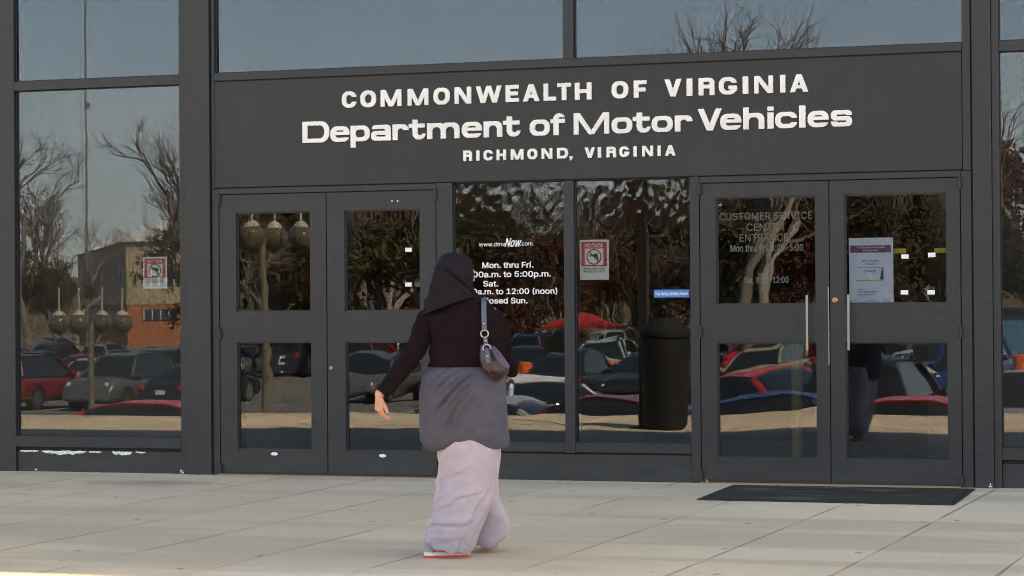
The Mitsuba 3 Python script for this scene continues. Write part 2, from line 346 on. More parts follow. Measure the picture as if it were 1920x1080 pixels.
def pull(d, px, z0, z1):
    x = fac(px, 600)[0] + .012; y = -.052
    part(d, 'pull_handle', cat([tube([(x, y, z0), (x, y, z1)], .0105, 12), tube([(x, y, z0+.05), (x, .006, z0+.05)], .008, 8), tube([(x, y, z1-.05), (x, .006, z1-.05)], .008, 8)]), STEEL, smooth=40)
pull(d3, 1513, .955, 1.345); pull(d4, 1590.5, .955, 1.345)
def disc(px, py, r, m, d, n='lock_cylinder', y=.004):
    q = fac(px, py); part(d, n, tube([(q[0], y+.002, q[2]), (q[0], y-.008, q[2]), (q[0], y-.012, q[2])], [r, r, r*.7], 14), m, smooth=40)
disc(1566, 563, .022, BRASS, d4); disc(621, 690, .016, BRASS, d2)
for px, py, d in ((514, 851, d1), (717, 854.5, d2)):
    q = fac(px, py); part(d, 'oval_sticker', upright(extr(affinity.scale(Point(0, 0).buffer(1, 12), .029, .0125), .0012), q[0], .0025, q[2]), VINYL)
for px in (735, 745.5): disc(px, 377, .006, VINYL, d2, 'screw_head')
for d, pts in ((d2, ((766, 468.5), (766, 533.5))), (d4, ((1697, 481), (1747, 478), (1696, 548), (1746, 548)))):
    for px, py in pts:
        q = fac(px, py, .03); part(d, 'glass_sticker', bx(q[0]-.026, q[0]+.026, .0275, .0285, q[2]-.0155, q[2]+.0155, .0003), VINYL)


# ------------------------------------------------------------------ lettering of the sign, drawn glyph by glyph (square-shouldered extended capitals)
def rr(x0, y0, x1, y1, r):
    r = min(r, .499*(x1-x0), .499*(y1-y0)); return sbox(x0+r, y0+r, x1-r, y1-r).buffer(r, 12)
def bar(*p): return Polygon(p)
def glyph(c, W, Hh, s, h, xh):
    """Outline of c: width W, cap height Hh, stem s, horizontal stroke h, x-height xh."""
    R = .42*Hh; bxs = sbox
    def ring(x0, y0, x1, y1, r): return rr(x0, y0, x1, y1, r).difference(rr(x0+s, y0+h, x1-s, y1-h, max(r-.7*s, .05*r)))
    U = unary_union
    if c in 'O': return ring(0, 0, W, Hh, R)
    if c == 'C': return ring(0, 0, W, Hh, R).difference(bxs(W-1.3*s, .355*Hh, W+1, .645*Hh))
    if c == 'G': return U([ring(0, 0, W, Hh, R).difference(bxs(W-1.3*s, .40*Hh, W+1, .66*Hh)), bxs(W-s, .2*Hh, W, .5*Hh), bxs(.52*W, .5*Hh-h*.85, W, .5*Hh)])
    if c == 'D':
        o = U([rr(0, 0, W, Hh, R), bxs(0, 0, .5*W, Hh)]); i = U([rr(s, h, W-s, Hh-h, R-.7*s), bxs(s, h, .5*W, Hh-h)]); return o.difference(i)
    if c == 'E': return U([bxs(0, 0, s, Hh), bxs(0, 0, W, h), bxs(0, Hh-h, W, Hh), bxs(0, .5*(Hh-h), .93*W, .5*(Hh+h))])
    if c == 'F': return U([bxs(0, 0, s, Hh), bxs(0, Hh-h, W, Hh), bxs(0, .47*Hh-h/2, .92*W, .47*Hh+h/2)])
    if c == 'L': return U([bxs(0, 0, s, Hh), bxs(0, 0, W, h)])
    if c == 'T': return U([bxs(.5*(W-s), 0, .5*(W+s), Hh), bxs(0, Hh-h, W, Hh)])
    if c == 'H': return U([bxs(0, 0, s, Hh), bxs(W-s, 0, W, Hh), bxs(0, .5*(Hh-h), W, .5*(Hh+h))])
    if c == 'I': return bxs(0, 0, W, Hh)
    if c == 'N': return U([bxs(0, 0, s*.92, Hh), bxs(W-s*.92, 0, W, Hh), bar((0, Hh), (s*1.15, Hh), (W, 0), (W-s*1.15, 0))])
    if c == 'M':
        k = 1.12*s; return U([bxs(0, 0, s*.9, Hh), bxs(W-s*.9, 0, W, Hh), bar((0, Hh), (k, Hh), (W/2+k*.42, 0), (W/2-k*.42, 0)), bar((W, Hh), (W-k, Hh), (W/2-k*.42, 0), (W/2+k*.42, 0))])
    if c == 'W':
        k = .98*s; q = W/2; a = .27*W; L = []
        for x0, x1 in ((0, a), (q-k*.0, a), (q-k*0, W-a), (W, W-a)):
            x0 = x0 if x0 not in (q,) else q; x0c = min(max(x0, k/2), W-k/2); L.append(bar((x0c-k/2, Hh), (x0c+k/2, Hh), (x1+k*.5, 0), (x1-k*.5, 0)))
        return U(L)
    if c == 'V': k = 1.08*s; return U([bar((0, Hh), (k, Hh), (W/2+k*.5, 0), (W/2-k*.5, 0)), bar((W, Hh), (W-k, Hh), (W/2-k*.5, 0), (W/2+k*.5, 0))])
    if c == 'A': k = 1.05*s; return U([bar((0, 0), (k, 0), (W/2+k*.5, Hh), (W/2-k*.5, Hh)), bar((W, 0), (W-k, 0), (W/2-k*.5, Hh), (W/2+k*.5, Hh)), bxs(.2*W, .2*Hh, .8*W, .2*Hh+h*.85)])
    if c == 'R':
        y = .40*Hh; o = U([rr(0, y, W, Hh, .3*Hh), bxs(0, y, .5*W, Hh)]).difference(U([rr(s, y+h*.9, W-s, Hh-h, .2*Hh), bxs(s, y+h*.9, .5*W, Hh-h)]))
        return U([o, bxs(0, 0, s, Hh), rr(W-1.02*s, 0, W-.02*s, y+h*.75, .02*Hh), bxs(.5*W, y, W-.35*s, y+h*.85)])
    if c == ',': return bar((0, .0), (W, 0), (W, .20*Hh), (0, .20*Hh)).union(bar((.35*W, .02*Hh), (W, .02*Hh), (.45*W, -.2*Hh), (.05*W, -.2*Hh)))
    r = .44*xh
    o = ring(0, 0, W, xh, r)
    if c == 'o': return o
    if c == 'c': return o.difference(bxs(W-1.35*s, .36*xh, W+1, .62*xh))
    if c == 'e': return U([o.difference(bxs(W-1.3*s, .27*xh, W+1, .44*xh)), bxs(.5*s, .44*xh, W-.4*s, .44*xh+h*.8)])
    if c == 'a': return U([ring(0, 0, W, xh*.62, .27*xh), rr(.04*W, .5*xh, W, xh, .36*xh).difference(rr(.04*W-s, .40*xh, W-s, xh-h, .25*xh)).difference(bxs(-1, -1, .04*W+s, .74*xh)), bxs(W-s, 0, W, .6*xh)])
    if c == 'p': return U([o, bxs(0, -.40*xh, s, xh)])
    if c in 'nhr':
        top = U([rr(0, .2*xh, W, xh, r), bxs(0, .2*xh, s, xh)]).difference(rr(s, -.3*xh, W-s, xh-h, r*.6)).intersection(bxs(0, .45*xh, W, xh+1))
        if c == 'r': return U([top.intersection(bxs(0, .62*xh, W, xh)), bxs(0, 0, s, xh)])
        return U([top, bxs(0, 0, s, Hh if c == 'h' else xh), bxs(W-s, 0, W, .62*xh)])
    if c == 'm':
        h1 = .5*(W+s); L = [bxs(0, 0, s, xh), bxs(h1-s, 0, h1, .62*xh), bxs(W-s, 0, W, .62*xh)]
        for a, b in ((0, h1), (h1-s, W)):
            L.append(rr(a, .2*xh, b, xh, r).difference(rr(a+s, -.3*xh, b-s, xh-h, r*.6)).intersection(bxs(a, .45*xh, b, xh+1)))
        return U(L)
    if c == 't': x = .22*W; return U([bxs(x, .3*xh, x+s, xh*1.26), bxs(0, xh-h, W*.94, xh), rr(x, 0, W, .8*xh, .4*xh).difference(rr(x+s, h, W-s*.6, .9*xh, .25*xh)).difference(bxs(x+s, .36*xh, W+1, 2*xh))])
    if c == 'f': x = .20*W; return U([bxs(x, 0, x+s, Hh*.85), bxs(0, xh-h, W*.98, xh), rr(x, .5*xh, W, Hh, .4*xh).difference(rr(x+s, .3*xh, W+s, Hh-h, .22*xh)).difference(bxs(x+s, 0, W+1, Hh-h))])
    if c == 'i': return U([bxs(0, 0, W, xh), bxs(0, Hh-h*1.0, W, Hh)])
    if c == 'l': return bxs(0, 0, W, Hh)
    if c == 's':
        m = .5*xh; a = rr(0, m-h/2, W, xh, .27*xh).difference(rr(s, m+h/2, W-s, xh-h, .12*xh)).difference(bxs(W-1.2*s, m-h/2, W+1, xh*.68))
        b = rr(0, 0, W, m+h/2, .27*xh).difference(rr(s, h, W-s, m-h/2, .12*xh)).difference(bxs(-1, xh*.32, 1.2*s, m+h/2))
        return U([a, b])
    raise KeyError(c)


SC = 540/1920
line1 = [('C', 362, 458), ('O', 485, 588), ('M', 620, 757), ('M', 800, 937), ('O', 972, 1080), ('N', 1113, 1222), ('W', 1255, 1425), ('E', 1453, 1540), ('A', 1568, 1678), ('L', 1706, 1787), ('T', 1797, 1888)]
line1b = [('H', -5, 105), ('O', 240, 350), ('F', 388, 472), ('V', 592, 705), ('I', 740, 777), ('R', 820, 925), ('G', 955, 1075), ('I', 1114, 1150), ('N', 1190, 1315), ('I', 1363, 1397), ('A', 1428, 1550)]
line2 = [('D', 97, 275), ('e', 283, 410), ('p', 418, 545), ('a', 555, 685), ('r', 698, 805), ('t', 806, 918), ('m', 928, 1143), ('e', 1160, 1293), ('n', 1305, 1428), ('t', 1434, 1550), ('o', 1612, 1745), ('f', 1751, 1848)]
line2b = [('M', -14, 220), ('o', 238, 375), ('t', 379, 498), ('o', 505, 645), ('r', 660, 778), ('V', 812, 972), ('e', 962, 1103), ('h', 1115, 1255), ('i', 1277, 1318), ('c', 1328, 1475), ('l', 1488, 1530), ('e', 1545, 1685), ('s', 1700, 1840)]
line3 = [('R', 1168, 1225), ('I', 1255, 1275), ('C', 1303, 1365), ('H', 1390, 1452), ('M', 1485, 1568), ('O', 1595, 1660), ('N', 1690, 1760), ('D', 1793, 1865), (',', 1876, 1895)]
line3b = [('V', 57, 125), ('I', 145, 165), ('R', 203, 265), ('G', 288, 352), ('I', 383, 403), ('N', 440, 512), ('I', 543, 563), ('A', 592, 662)]
for L, off, z, hh, s, h in ((line1, 540, 2.788, .125, .0345, .028), (line1b, 1080, 2.786, .125, .0345, .028), (line2, 540, 2.533, .160, .040, .030), (line2b, 1080, 2.532, .157, .040, .030), (line3, 540, 2.361, .0775, .0215, .0185), (line3b, 1080, 2.359, .0765, .0215, .0185)):
    for c, a, b in L:
        x0, x1 = fac(off+a*SC, 200)[0], fac(off+b*SC, 200)[0]
        g = glyph(c, x1-x0, hh, s, h, hh*.735).buffer(-.0008).buffer(.0016, 4).buffer(-.0008)
        part(sign, 'letter', upright(extr(g, .012), x0, -.0085, z), LETTER)

# ------------------------------------------------------------------ print on the glass
def at(px, py, y=.03): q = fac(px, py, y); return q[0], q[2]
def line_text(parent, s, px0, px1, py, h, m, y=.0375, bold=True, nm='lettering', slant=0., depth=.0015):
    (x0, z0), (x1, _) = at(px0, py, y), at(px1, py, y)
    return part(parent, nm, text(s, x0, y, z0, h, x1-x0, depth, bold, slant=slant), m)
line_text(wa, 'www.dmv', 898, 947, 462, .030, VINYL, bold=False); line_text(wa, 'Now', 946, 975, 462.5, .062, VINYL, slant=.28); line_text(wa, '.com', 976, 998, 460.5, .030, VINYL, bold=False)
line_text(wa, 'Mon. thru Fri.', 904, 1000, 502.5, .040, VINYL)
line_text(wa, '8:00a.m. to 5:00p.m.', 872, 1033, 520, .040, VINYL)
line_text(wa, 'Sat.', 906, 934, 537, .040, VINYL)
line_text(wa, '8:00a.m. to 12:00 (noon)', 862, 1045, 552, .040, VINYL)
line_text(wa, 'Closed Sun.', 902, 989, 569, .040, VINYL)
gl = f'{d3}__glass_001'
for s, a, b, y_, h_, m_ in (('CUSTOMER SERVICE', 1349, 1523, 413, .050, FADED), ('CENTER', 1400, 1471, 433, .052, FADED), ('ENTRANCE', 1387, 1478, 453, .052, FADED), ('Mon thru Fri. 8:00-5:00', 1370, 1506, 472, .048, FADEDG), ('Sat. 8:00-12:00', 1396, 1478, 531, .044, FADEDG)):
    line_text(d3, s, a, b, y_, h_, m_, y=.031, bold=False, nm='door_lettering', depth=.0012)


def notice(px0, py0, px1, py1, label, y=.049):
    """Red bordered no-weapons notice taped inside the pane."""
    t = thing('notice_sign', label, 'notice sign', 'no weapons notices on the glass')
    (x0, z1), (x1, z0) = at(px0, py0, y), at(px1, py1, y); W, Hh = x1-x0, z1-z0
    part(t, 'sheet', bx(x0, x1, y, y+.0015, z0, z1, .0003), PAPER)
    o = sbox(x0+.05*W, z0+.34*Hh, x1-.07*W, z1-.05*Hh); i = sbox(x0+.17*W, z0+.375*Hh, x1-.19*W, z1-.22*Hh)
    part(t, 'red_border', upright(extr(o.difference(i), .0006), 0, y-.0007, 0), RED)
    part(t, 'heading', text('NOTICE', x0+.49*W, y-.0014, z1-.185*Hh, .085*Hh, .62*W, .0005, True, True), PAPER)
    c = Point(x0+.49*W, z0+.575*Hh); r = .255*W
    gun = unary_union([sbox(-.62, .12, .55, .42), sbox(.30, -.6, .58, .3), sbox(-.05, -.12, .32, .14)])
    gun = affinity.translate(affinity.rotate(affinity.scale(gun, r*.95, r*.8, origin=(0, 0)), 8, origin=(0, 0)), c.x, c.y)
    slash = affinity.rotate(sbox(c.x-r, c.y-.07*r, c.x+r, c.y+.07*r), -45)
    part(t, 'symbol', upright(extr(unary_union([c.buffer(r, 24).difference(c.buffer(.86*r, 24)), gun, slash.intersection(c.buffer(r))]), .0006), 0, y-.0007, 0), INK)
    part(t, 'small_print', cat([text('FIREARMS ARE', x0+.49*W, y-.0007, z0+.255*Hh, .045*Hh, .72*W, .0005, True, True), text('PROHIBITED ON THIS', x0+.49*W, y-.0007, z0+.185*Hh, .045*Hh, .74*W, .0005, True, True)]), INK)
notice(268.5, 482, 313.5, 541, 'red and white no weapons notice on the tall left window')
notice(1087, 450, 1142, 524.5, 'red and white no weapons notice on the middle window beside the opening hours')

t = thing('flyer_poster', 'white flyer with purple heading strip taped to the rightmost door', 'poster'); y = .037
(x0, z1), (x1, z0) = at(1591.5, 446.5, y), at(1675.5, 569, y); W, Hh = x1-x0, z1-z0
part(t, 'sheet', bx(x0, x1, y, y+.0015, z0, z1, .0003), mat('bluish_paper', two(pr((.62, .68, .86), .7))))
part(t, 'heading_strip', upright(extr(sbox(x0+.03*W, z1-.225*Hh, x1-.05*W, z1-.115*Hh), .0006), 0, y-.0007, 0), PURPLE)
part(t, 'heading_text', cat([text('The Ultimate in Personal Plates', x0+.49*W, y-.0014, z1-.158*Hh, .026*Hh, .66*W, .0005, False, True), text('Now Available', x0+.49*W, y-.0014, z1-.203*Hh, .026*Hh, .34*W, .0005, False, True)]), PAPER)
c = Point(x0+.49*W, z0+.5*Hh)
part(t, 'plate_picture', upright(extr(unary_union([sbox(x0+.2*W, z0+.545*Hh, x0+.78*W, z0+.553*Hh), Polygon([(x0+.74*W, z0+.55*Hh), (x0+.78*W, z0+.55*Hh), (x0+.78*W, z0+.36*Hh), (x0+.70*W, z0+.37*Hh)])]), .0006), 0, y-.0007, 0), NAVY)
part(t, 'green_strip', upright(extr(sbox(x0+.17*W, z0+.34*Hh, x0+.76*W, z0+.362*Hh), .0006), 0, y-.0012, 0), LIME)
part(t, 'print', cat([text('GET YOURS', x0+.49*W, y-.0007, z0+.635*Hh, .026*Hh, .38*W, .0005, True, True), text('TODAY!', x0+.49*W, y-.0007, z0+.588*Hh, .026*Hh, .24*W, .0005, True, True), text('JUPMCO', x0+.47*W, y-.0007, z0+.475*Hh, .036*Hh, .28*W, .0005, True, True)]
     + [upright(extr(sbox(x0+a*W, z0+b*Hh, x0+c_*W, z0+(b+.006)*Hh), .0005), 0, y-.0007, 0) for a, b, c_ in ((.18, .215, .38), (.18, .185, .68), (.18, .168, .62), (.18, .132, .60), (.18, .115, .5), (.06, .045, .2), (.38, .04, .62), (.78, .045, .92))]), NAVY)
t = thing('blue_door_notice', 'narrow blue strip notice about service animals on the middle window', 'notice sign'); y = .0405
(x0, z1), (x1, z0) = at(1226, 543.5, y), at(1292.5, 557.5, y)
part(t, 'strip', bx(x0, x1, y, y+.0012, z0, z1, .0003), BLUE)
part(t, 'lettering', text('Only Service Animals Allowed', (x0+x1)/2, y-.0007, z0+.017, .023, .92*(x1-x0), .0006, True, True), PAPER)

# things just inside the right doors
for px0, px1, py in ((1675.5, 1699, 470.5), (1752, 1775, 469.5)):
    (x0, z1), (x1, z0) = at(px0, py-4.5, .10), at(px1, py+4.5, .10); t = thing('lobby_tag', 'small yellow strip inside the rightmost door, ' + ('left of the other' if px0 < 1700 else 'right of the other'), 'tag', 'yellow strips inside the door')
    part(t, 'strip', bx(x0, x1, .10, .104, z0, z1, .001), YELLOW); part(t, 'edge', bx(x0, x1, .0985, .0995, z0-.004, z0-.001, .0003), INK)
t = thing('yellow_post', 'yellow guard post standing in the dark lobby behind the right double doors', 'post'); q = at(1494, 700, .9)[0]
part(t, 'shaft', tube([(q, .9, 0), (q, .9, .98), (q, .9, 1.02)], [.042, .042, .022], 16), mat('dull_yellow_paint', pr((.17, .125, .012), .6)), smooth=40); part(t, 'foot', tube([(q, .9, 0), (q, .9, .05)], [.11, .10], 16), RUBEDGE)

# ------------------------------------------------------------------ door mat
t = thing('door_mat', 'dark ribbed entrance mat in front of the right double doors', 'door mat')
mp = np.array([(4.17, -1.45), (5.865, -1.47), (5.80, -.16), (4.10, -.20)])
P = Polygon(mp)
def slab_of(p, z0, z1):
    m = extr(p, z1-z0); m.vertices[:, 2] += z0 + SLOPE*m.vertices[:, 1]; return m
part(t, 'carpet', slab_of(P.buffer(-.045), .004, .011), RUBBER)
part(t, 'rubber_edge', slab_of(P.difference(P.buffer(-.045)), .003, .008), RUBEDGE)
# ------------------------------------------------------------------ the woman walking to the doors, and her bag
from scipy.interpolate import PchipInterpolator
KP = 359.; ORG = np.array([3.896, -5.122, -.0195]); FWH = np.array([-sy, cy, 0.])
def L3(px, py, w=0.): return np.array([(px-870)/KP, w, (1043-py)/KP])          # sketch frame: right, away, up in metres
def place(v): v = np.asarray(v, float); return ORG + v[..., :1]*RT0 + v[..., 1:2]*FWH + v[..., 2:3]*np.array([0, 0, 1.])
def put(m): m = m.copy(); m.vertices = place(m.vertices); return m
def loft(rows, n=110, m=120, e=2.25, disp=None, shear=None, cap=True):
    a = np.array(rows, float); t = np.linspace(0, 1, m); ti = (a[:, 0]-a[0, 0])/(a[-1, 0]-a[0, 0]); C = [PchipInterpolator(ti, a[:, k])(t) for k in range(5)]
    g = np.arange(n)*2*np.pi/n; c, s = np.cos(g), np.sin(g); sx, sw = np.sign(c)*abs(c)**(2/e), np.sign(s)*abs(s)**(2/e)
    px = ((C[1]+C[2])/2)[:, None] + ((C[2]-C[1])/2)[:, None]*sx; w = C[3][:, None] + C[4][:, None]*sw; py = C[0][:, None] + 0*px
    if shear is not None: py = py + shear(px, py, w, t[:, None])
    V = np.stack([(px-870)/KP, w, (1043-py)/KP], -1)
    if disp is not None:
        N = np.stack([c[None]/np.maximum((C[2]-C[1])/2/KP, .02)[:, None], s[None]/np.maximum(C[4], .02)[:, None], 0*px], -1); N /= np.linalg.norm(N, axis=-1, keepdims=True)
        V = V + N*disp(px, py, w, V)[..., None]
    return grid_mesh(V[::-1] if a[-1, 0] > a[0, 0] else V, cap)
def nz(V, f, seed, o=3): return meshkit.fbm(V*np.asarray(f, float), o, seed) - .5


who = thing('person', 'woman in dark headscarf, maroon cardigan, grey tunic and pale wide trousers walking towards the doors', 'person')
def cloth(c, var=.25, f=300): return lambda p, n, uv: mi.Color3f(c)*(1-var/2 + var*fbm(p.x*25, p.y*25, p.z*25, 3) + .06*noise(p.x*f, p.y*f, p.z*f))
def fabric(nm, c, b=2.2e-3): return mat(nm, two({'type': 'bumpmap', 't': proc(lambda p, n, uv: b*fbm(p.x*34, p.y*34, p.z*20, 3) + 3e-4*noise(p.x*420, p.y*420, p.z*420)), 'scale': 1., 'b': {'type': 'principled', 'base_color': proc(cloth(c)), 'roughness': .9, 'sheen': .08, 'specular': .06}}))
SKIN = mat('skin', pr(proc(lambda p, n, uv: mi.Color3f(.50, .27, .19)*(.9+.2*fbm(p.x*60, p.y*60, p.z*60, 2))), .5, specular=.35)); SCARF = fabric('charcoal_scarf', (.0150, .0142, .0190)); MAROON = fabric('maroon_knit', (.0105, .0066, .0090)); GREYV = fabric('grey_violet_jersey', (.080, .081, .108)); PALE = fabric('pale_lilac_cotton', (.40, .355, .42)); SKINL = mat('lip', pr((.35, .12, .10), .5)); EYEM = mat('eye', pr((.05, .03, .02), .2))
# body: one surface over bones
def hull(a, ra, b, rb):
    def sph(c, r): return trimesh.creation.icosphere(2, r).vertices + c
    return m3.Manifold.hull_points(np.vstack([sph(np.asarray(a, float), ra), sph(np.asarray(b, float), rb)]))
fa = math.radians(38); FD = np.array([math.cos(fa), math.sin(fa), 0]); FS = np.array([-FD[1], FD[0], 0]); HC = L3(861, 516, .01)
def hp(f_, s_, u_): return HC + FD*f_ + FS*s_ + np.array([0, 0, u_])
bones = [hull(L3(872, 700, 0), .105, L3(872, 660, 0), .09), hull(L3(872, 660, 0), .09, L3(872, 600, 0), .095), hull(L3(835, 592, 0), .052, L3(905, 588, 0), .052), hull(L3(868, 590, 0), .055, L3(864, 545, .01), .045),
         hull(hp(-.015, 0, .025), .078, hp(.015, 0, -.02), .065), hull(hp(.015, 0, -.02), .062, hp(.055, 0, -.085), .03), hull(hp(.088, 0, .0), .008, hp(.103, 0, -.022), .011), hull(hp(.065, .022, -.02), .024, hp(.065, -.022, -.02), .024), hull(hp(.078, .028, .022), .013, hp(.078, -.028, .022), .013),
         hull(hp(0, .072, .0), .014, hp(-.01, .076, -.02), .012), hull(hp(0, -.072, .0), .014, hp(-.01, -.076, -.02), .012), hull(hp(.074, .016, -.055), .009, hp(.074, -.016, -.055), .009)]
def limb(pts): return [hull(a, ra, b, rb) for (a, ra), (b, rb) in zip(pts[:-1], pts[1:])]
WL, WR = L3(716, 738, -.12), L3(962, 694, .20)
bones += limb([(L3(812, 596, 0), .045), (L3(776, 668, -.05), .036), (WL, .023)]); bones += limb([(L3(925, 592, 0), .045), (L3(944, 655, .05), .036), (WR, .023)])
bones += limb([(L3(850, 720, -.02), .09), (L3(858, 870, -.04), .058), (L3(815, 1018, -.05), .036)]); bones += limb([(L3(895, 720, .0), .09), (L3(904, 880, .09), .050), (L3(906, 1000, .22), .034)])
body = m3.Manifold.batch_boolean(bones, m3.OpType.Add).refine_to_length(.014); bm = tri(body); bm.merge_vertices(); trimesh.smoothing.filter_taubin(bm, iterations=8)
part(who, 'body', put(bm), SKIN, smooth=True)
def hand(W, d, palm_n, side, curl):
    """Palm, four curled fingers of their own lengths and a thumb, refined to 3 mm."""
    d = np.asarray(d, float)/np.linalg.norm(d); nrm = np.asarray(palm_n, float); nrm -= d*(nrm@d); nrm /= np.linalg.norm(nrm); b = np.cross(d, nrm)*side
    L = [hull(W - d*.01, .021, W + d*.03, .018)]; K = []
    for i, (o, ln, r) in enumerate(((.026, .062, .0085), (.009, .070, .009), (-.009, .066, .0085), (-.025, .052, .0075))):
        k = W + d*(.078 - .004*abs(i-1.2)) + b*o; K.append(k); L.append(hull(W + d*.022 + b*o*.6, .0145, k, .0115)); p, dd = k, d.copy(); q = curl + .06*i
        for f_ in (.45, .32, .23):
            dd = dd*math.cos(q) + nrm*math.sin(q)*1.; dd /= np.linalg.norm(dd); e = p + dd*ln*f_; L.append(hull(p, r, e, r*.9)); p = e; r *= .92; nn = nrm
    for i in range(3): L.append(hull(K[i], .0115, K[i+1], .0115))
    t0 = W + d*.028 + b*.020; t1 = t0 + d*.030 + b*.020 + nrm*.012; t2 = t1 + d*.028 + b*.004 + nrm*.012; L += [hull(t0, .013, t1, .0105), hull(t1, .0105, t2, .008)]
    m = tri(m3.Manifold.batch_boolean(L, m3.OpType.Add).refine_to_length(.004)); m.merge_vertices(); trimesh.smoothing.filter_taubin(m, iterations=4); return m
part(who, 'hand', put(hand(WL, (-.02, -.02, -1.), (.85, .5, .0), 1, .50)), SKIN, smooth=True)
part(who, 'hand', put(hand(WR, (-.55, .8, -.25), (-.5, -.3, -.7), -1, .45)), SKIN, smooth=True)
for s_ in (-1, 1): part(who, 'eye', put(trimesh.creation.icosphere(2, .010).apply_translation(hp(.083, s_*.031, .008))), EYEM, smooth=True)
part(who, 'mouth', put(trimesh.Trimesh(trimesh.creation.icosphere(2, 1.).vertices*[.007, .021, .006] @ np.array([FD, FS, [0, 0, 1]]) + hp(.082, 0, -.055), trimesh.creation.icosphere(2, 1.).faces)), SKINL, smooth=True)

# trousers: two wide legs
def leg_d(px, py, w, V):
    q = 26*nz(V, (7, 7, 7), 31, 2); d = .011*nz(V, (6, 6, 3), 32) + .0045*nz(V, (18, 18, 12), 33) + .0035*nz(V, (40, 40, 60), 34)
    for y0, m_, x1, s_, A in ((868, .75, 905, 5., .005), (911, .58, 885, 4.5, .009), (934, .34, 858, 3., .005), (954, .42, 912, 4.5, .009), (984, .16, 896, 4., .010), (999, .12, 856, 3., .005), (1014, .28, 885, 4., .005)):
        ln = py + m_*(px-815) - y0 + q; f_ = np.clip((x1-px)/18, 0, 1)*np.clip(-w/.03, 0, 1)
        d = d + .8*f_*A*(np.exp(-((ln+s_*1.5)/(s_*1.7))**2) - .9*np.exp(-((ln-s_*.6)/s_)**2))
    l2 = (px-914) + .56*(py-925) + .5*q; d = d + .010*np.clip((py-900)/30, 0, 1)*np.clip(-w/.03, 0, 1)*(np.exp(-((l2-9)/8)**2) - np.exp(-(l2/4.5)**2))
    return d
hemw = lambda a: (lambda px, py, w, t: t**6*a*(meshkit.noise(np.stack([px/16, w*18, 0*px], -1), 3) - .45))
legL = loft([(800, 812, 925, -.01, .150), (845, 823, 940, -.03, .150), (875, 824, 936, -.03, .148), (905, 820, 931, -.03, .145), (935, 817, 925, -.04, .142), (960, 814, 917, -.045, .138), (982, 808, 908, -.05, .135), (1003, 800, 899, -.05, .130), (1020, 797, 893, -.045, .126), (1033, 799, 884, -.04, .118)], m=150, e=2.1,
            disp=leg_d, shear=lambda px, py, w, t: hemw(10)(px, py, w, t) - t**7*15*np.exp(-((px-797)/30)**2), cap=True)
legR = loft([(800, 850, 935, .05, .14), (850, 872, 941, .08, .14), (900, 880, 936, .11, .13), (935, 884, 938, .14, .125), (965, 884, 949, .17, .125), (990, 878, 957, .20, .125), (1012, 874, 953, .21, .12), (1029, 880, 934, .21, .10)], m=130, e=2.1, disp=lambda px, py, w, V: .014*nz(V, (6, 6, 3), 41) + .006*nz(V, (16, 16, 8), 42), shear=hemw(10))
tr_ = part(who, 'trousers', put(cat([legL, legR])), PALE, smooth=True)
# tunic with folds fanning from the hip under the bag
def tunic_d(px, py, w, V):
    th = np.degrees(np.arctan2(py - 655, 945 - px)) + 7*np.sin((945-px)/38.) + 10*nz(V, (4, 4, 4), 3, 2); r = np.hypot(py-655, 945-px); d = 0
    for c, s_, A, r0, r1 in ((14, 3., .008, 30, 130), (22, 2.6, .010, 40, 150), (31, 2.4, .011, 40, 165), (39, 2.3, .008, 60, 150), (46, 2.4, .013, 55, 185), (54, 2.6, .009, 70, 170), (60, 2.4, .011, 80, 190), (68, 3.2, .008, 80, 190), (77, 4., .006, 90, 190)):
        d = d + A*(np.exp(-((th-c-1.3*s_)/(1.7*s_))**2) - np.exp(-((th-c+.5*s_)/(.9*s_))**2))*np.clip((r-r0)/25, 0, 1)*np.clip((r1-r)/35, 0, 1)
    return 2.0*d*np.clip(-w/.05, 0, 1)*np.clip((py-692)/14, 0, 1) + .012*nz(V, (5, 5, 3), 7) + .004*nz(V, (16, 16, 10), 8) + .010*np.exp(-((px-828)/16)**2)*np.clip((py-700)/40, 0, 1)*np.clip(-w/.05, 0, 1)
def tunic_hem(px, py, w, t): return t**5*(-8*np.exp(-((px-888)/34)**2)*(w < .05) - 3*np.exp(-((px-850)/20)**2) + 3*np.exp(-((px-822)/22)**2) + 1.2*np.sin(px/9.))
tun = loft([(655, 818, 935, -.0, .115), (684, 808, 943, -.005, .130), (696, 800, 947, -.018, .148), (722, 791, 951, -.026, .168), (745, 789, 952, -.025, .172), (770, 789, 953, -.02, .172), (805, 789, 955, -.015, .170), (825, 791, 957, -.01, .166), (836, 800, 956, -.005, .160), (842, 810, 953, 0, .155)], m=170, n=180, e=2.2, disp=tunic_d, shear=tunic_hem, cap=False)
tun2 = tun.copy(); tun2.vertices = (tun2.vertices - [0, 0, 0])*[.985, .975, 1] + [0, 0, .002]; tun2.invert()
part(who, 'tunic', put(cat([tun, tun2])), GREYV, smooth=True)
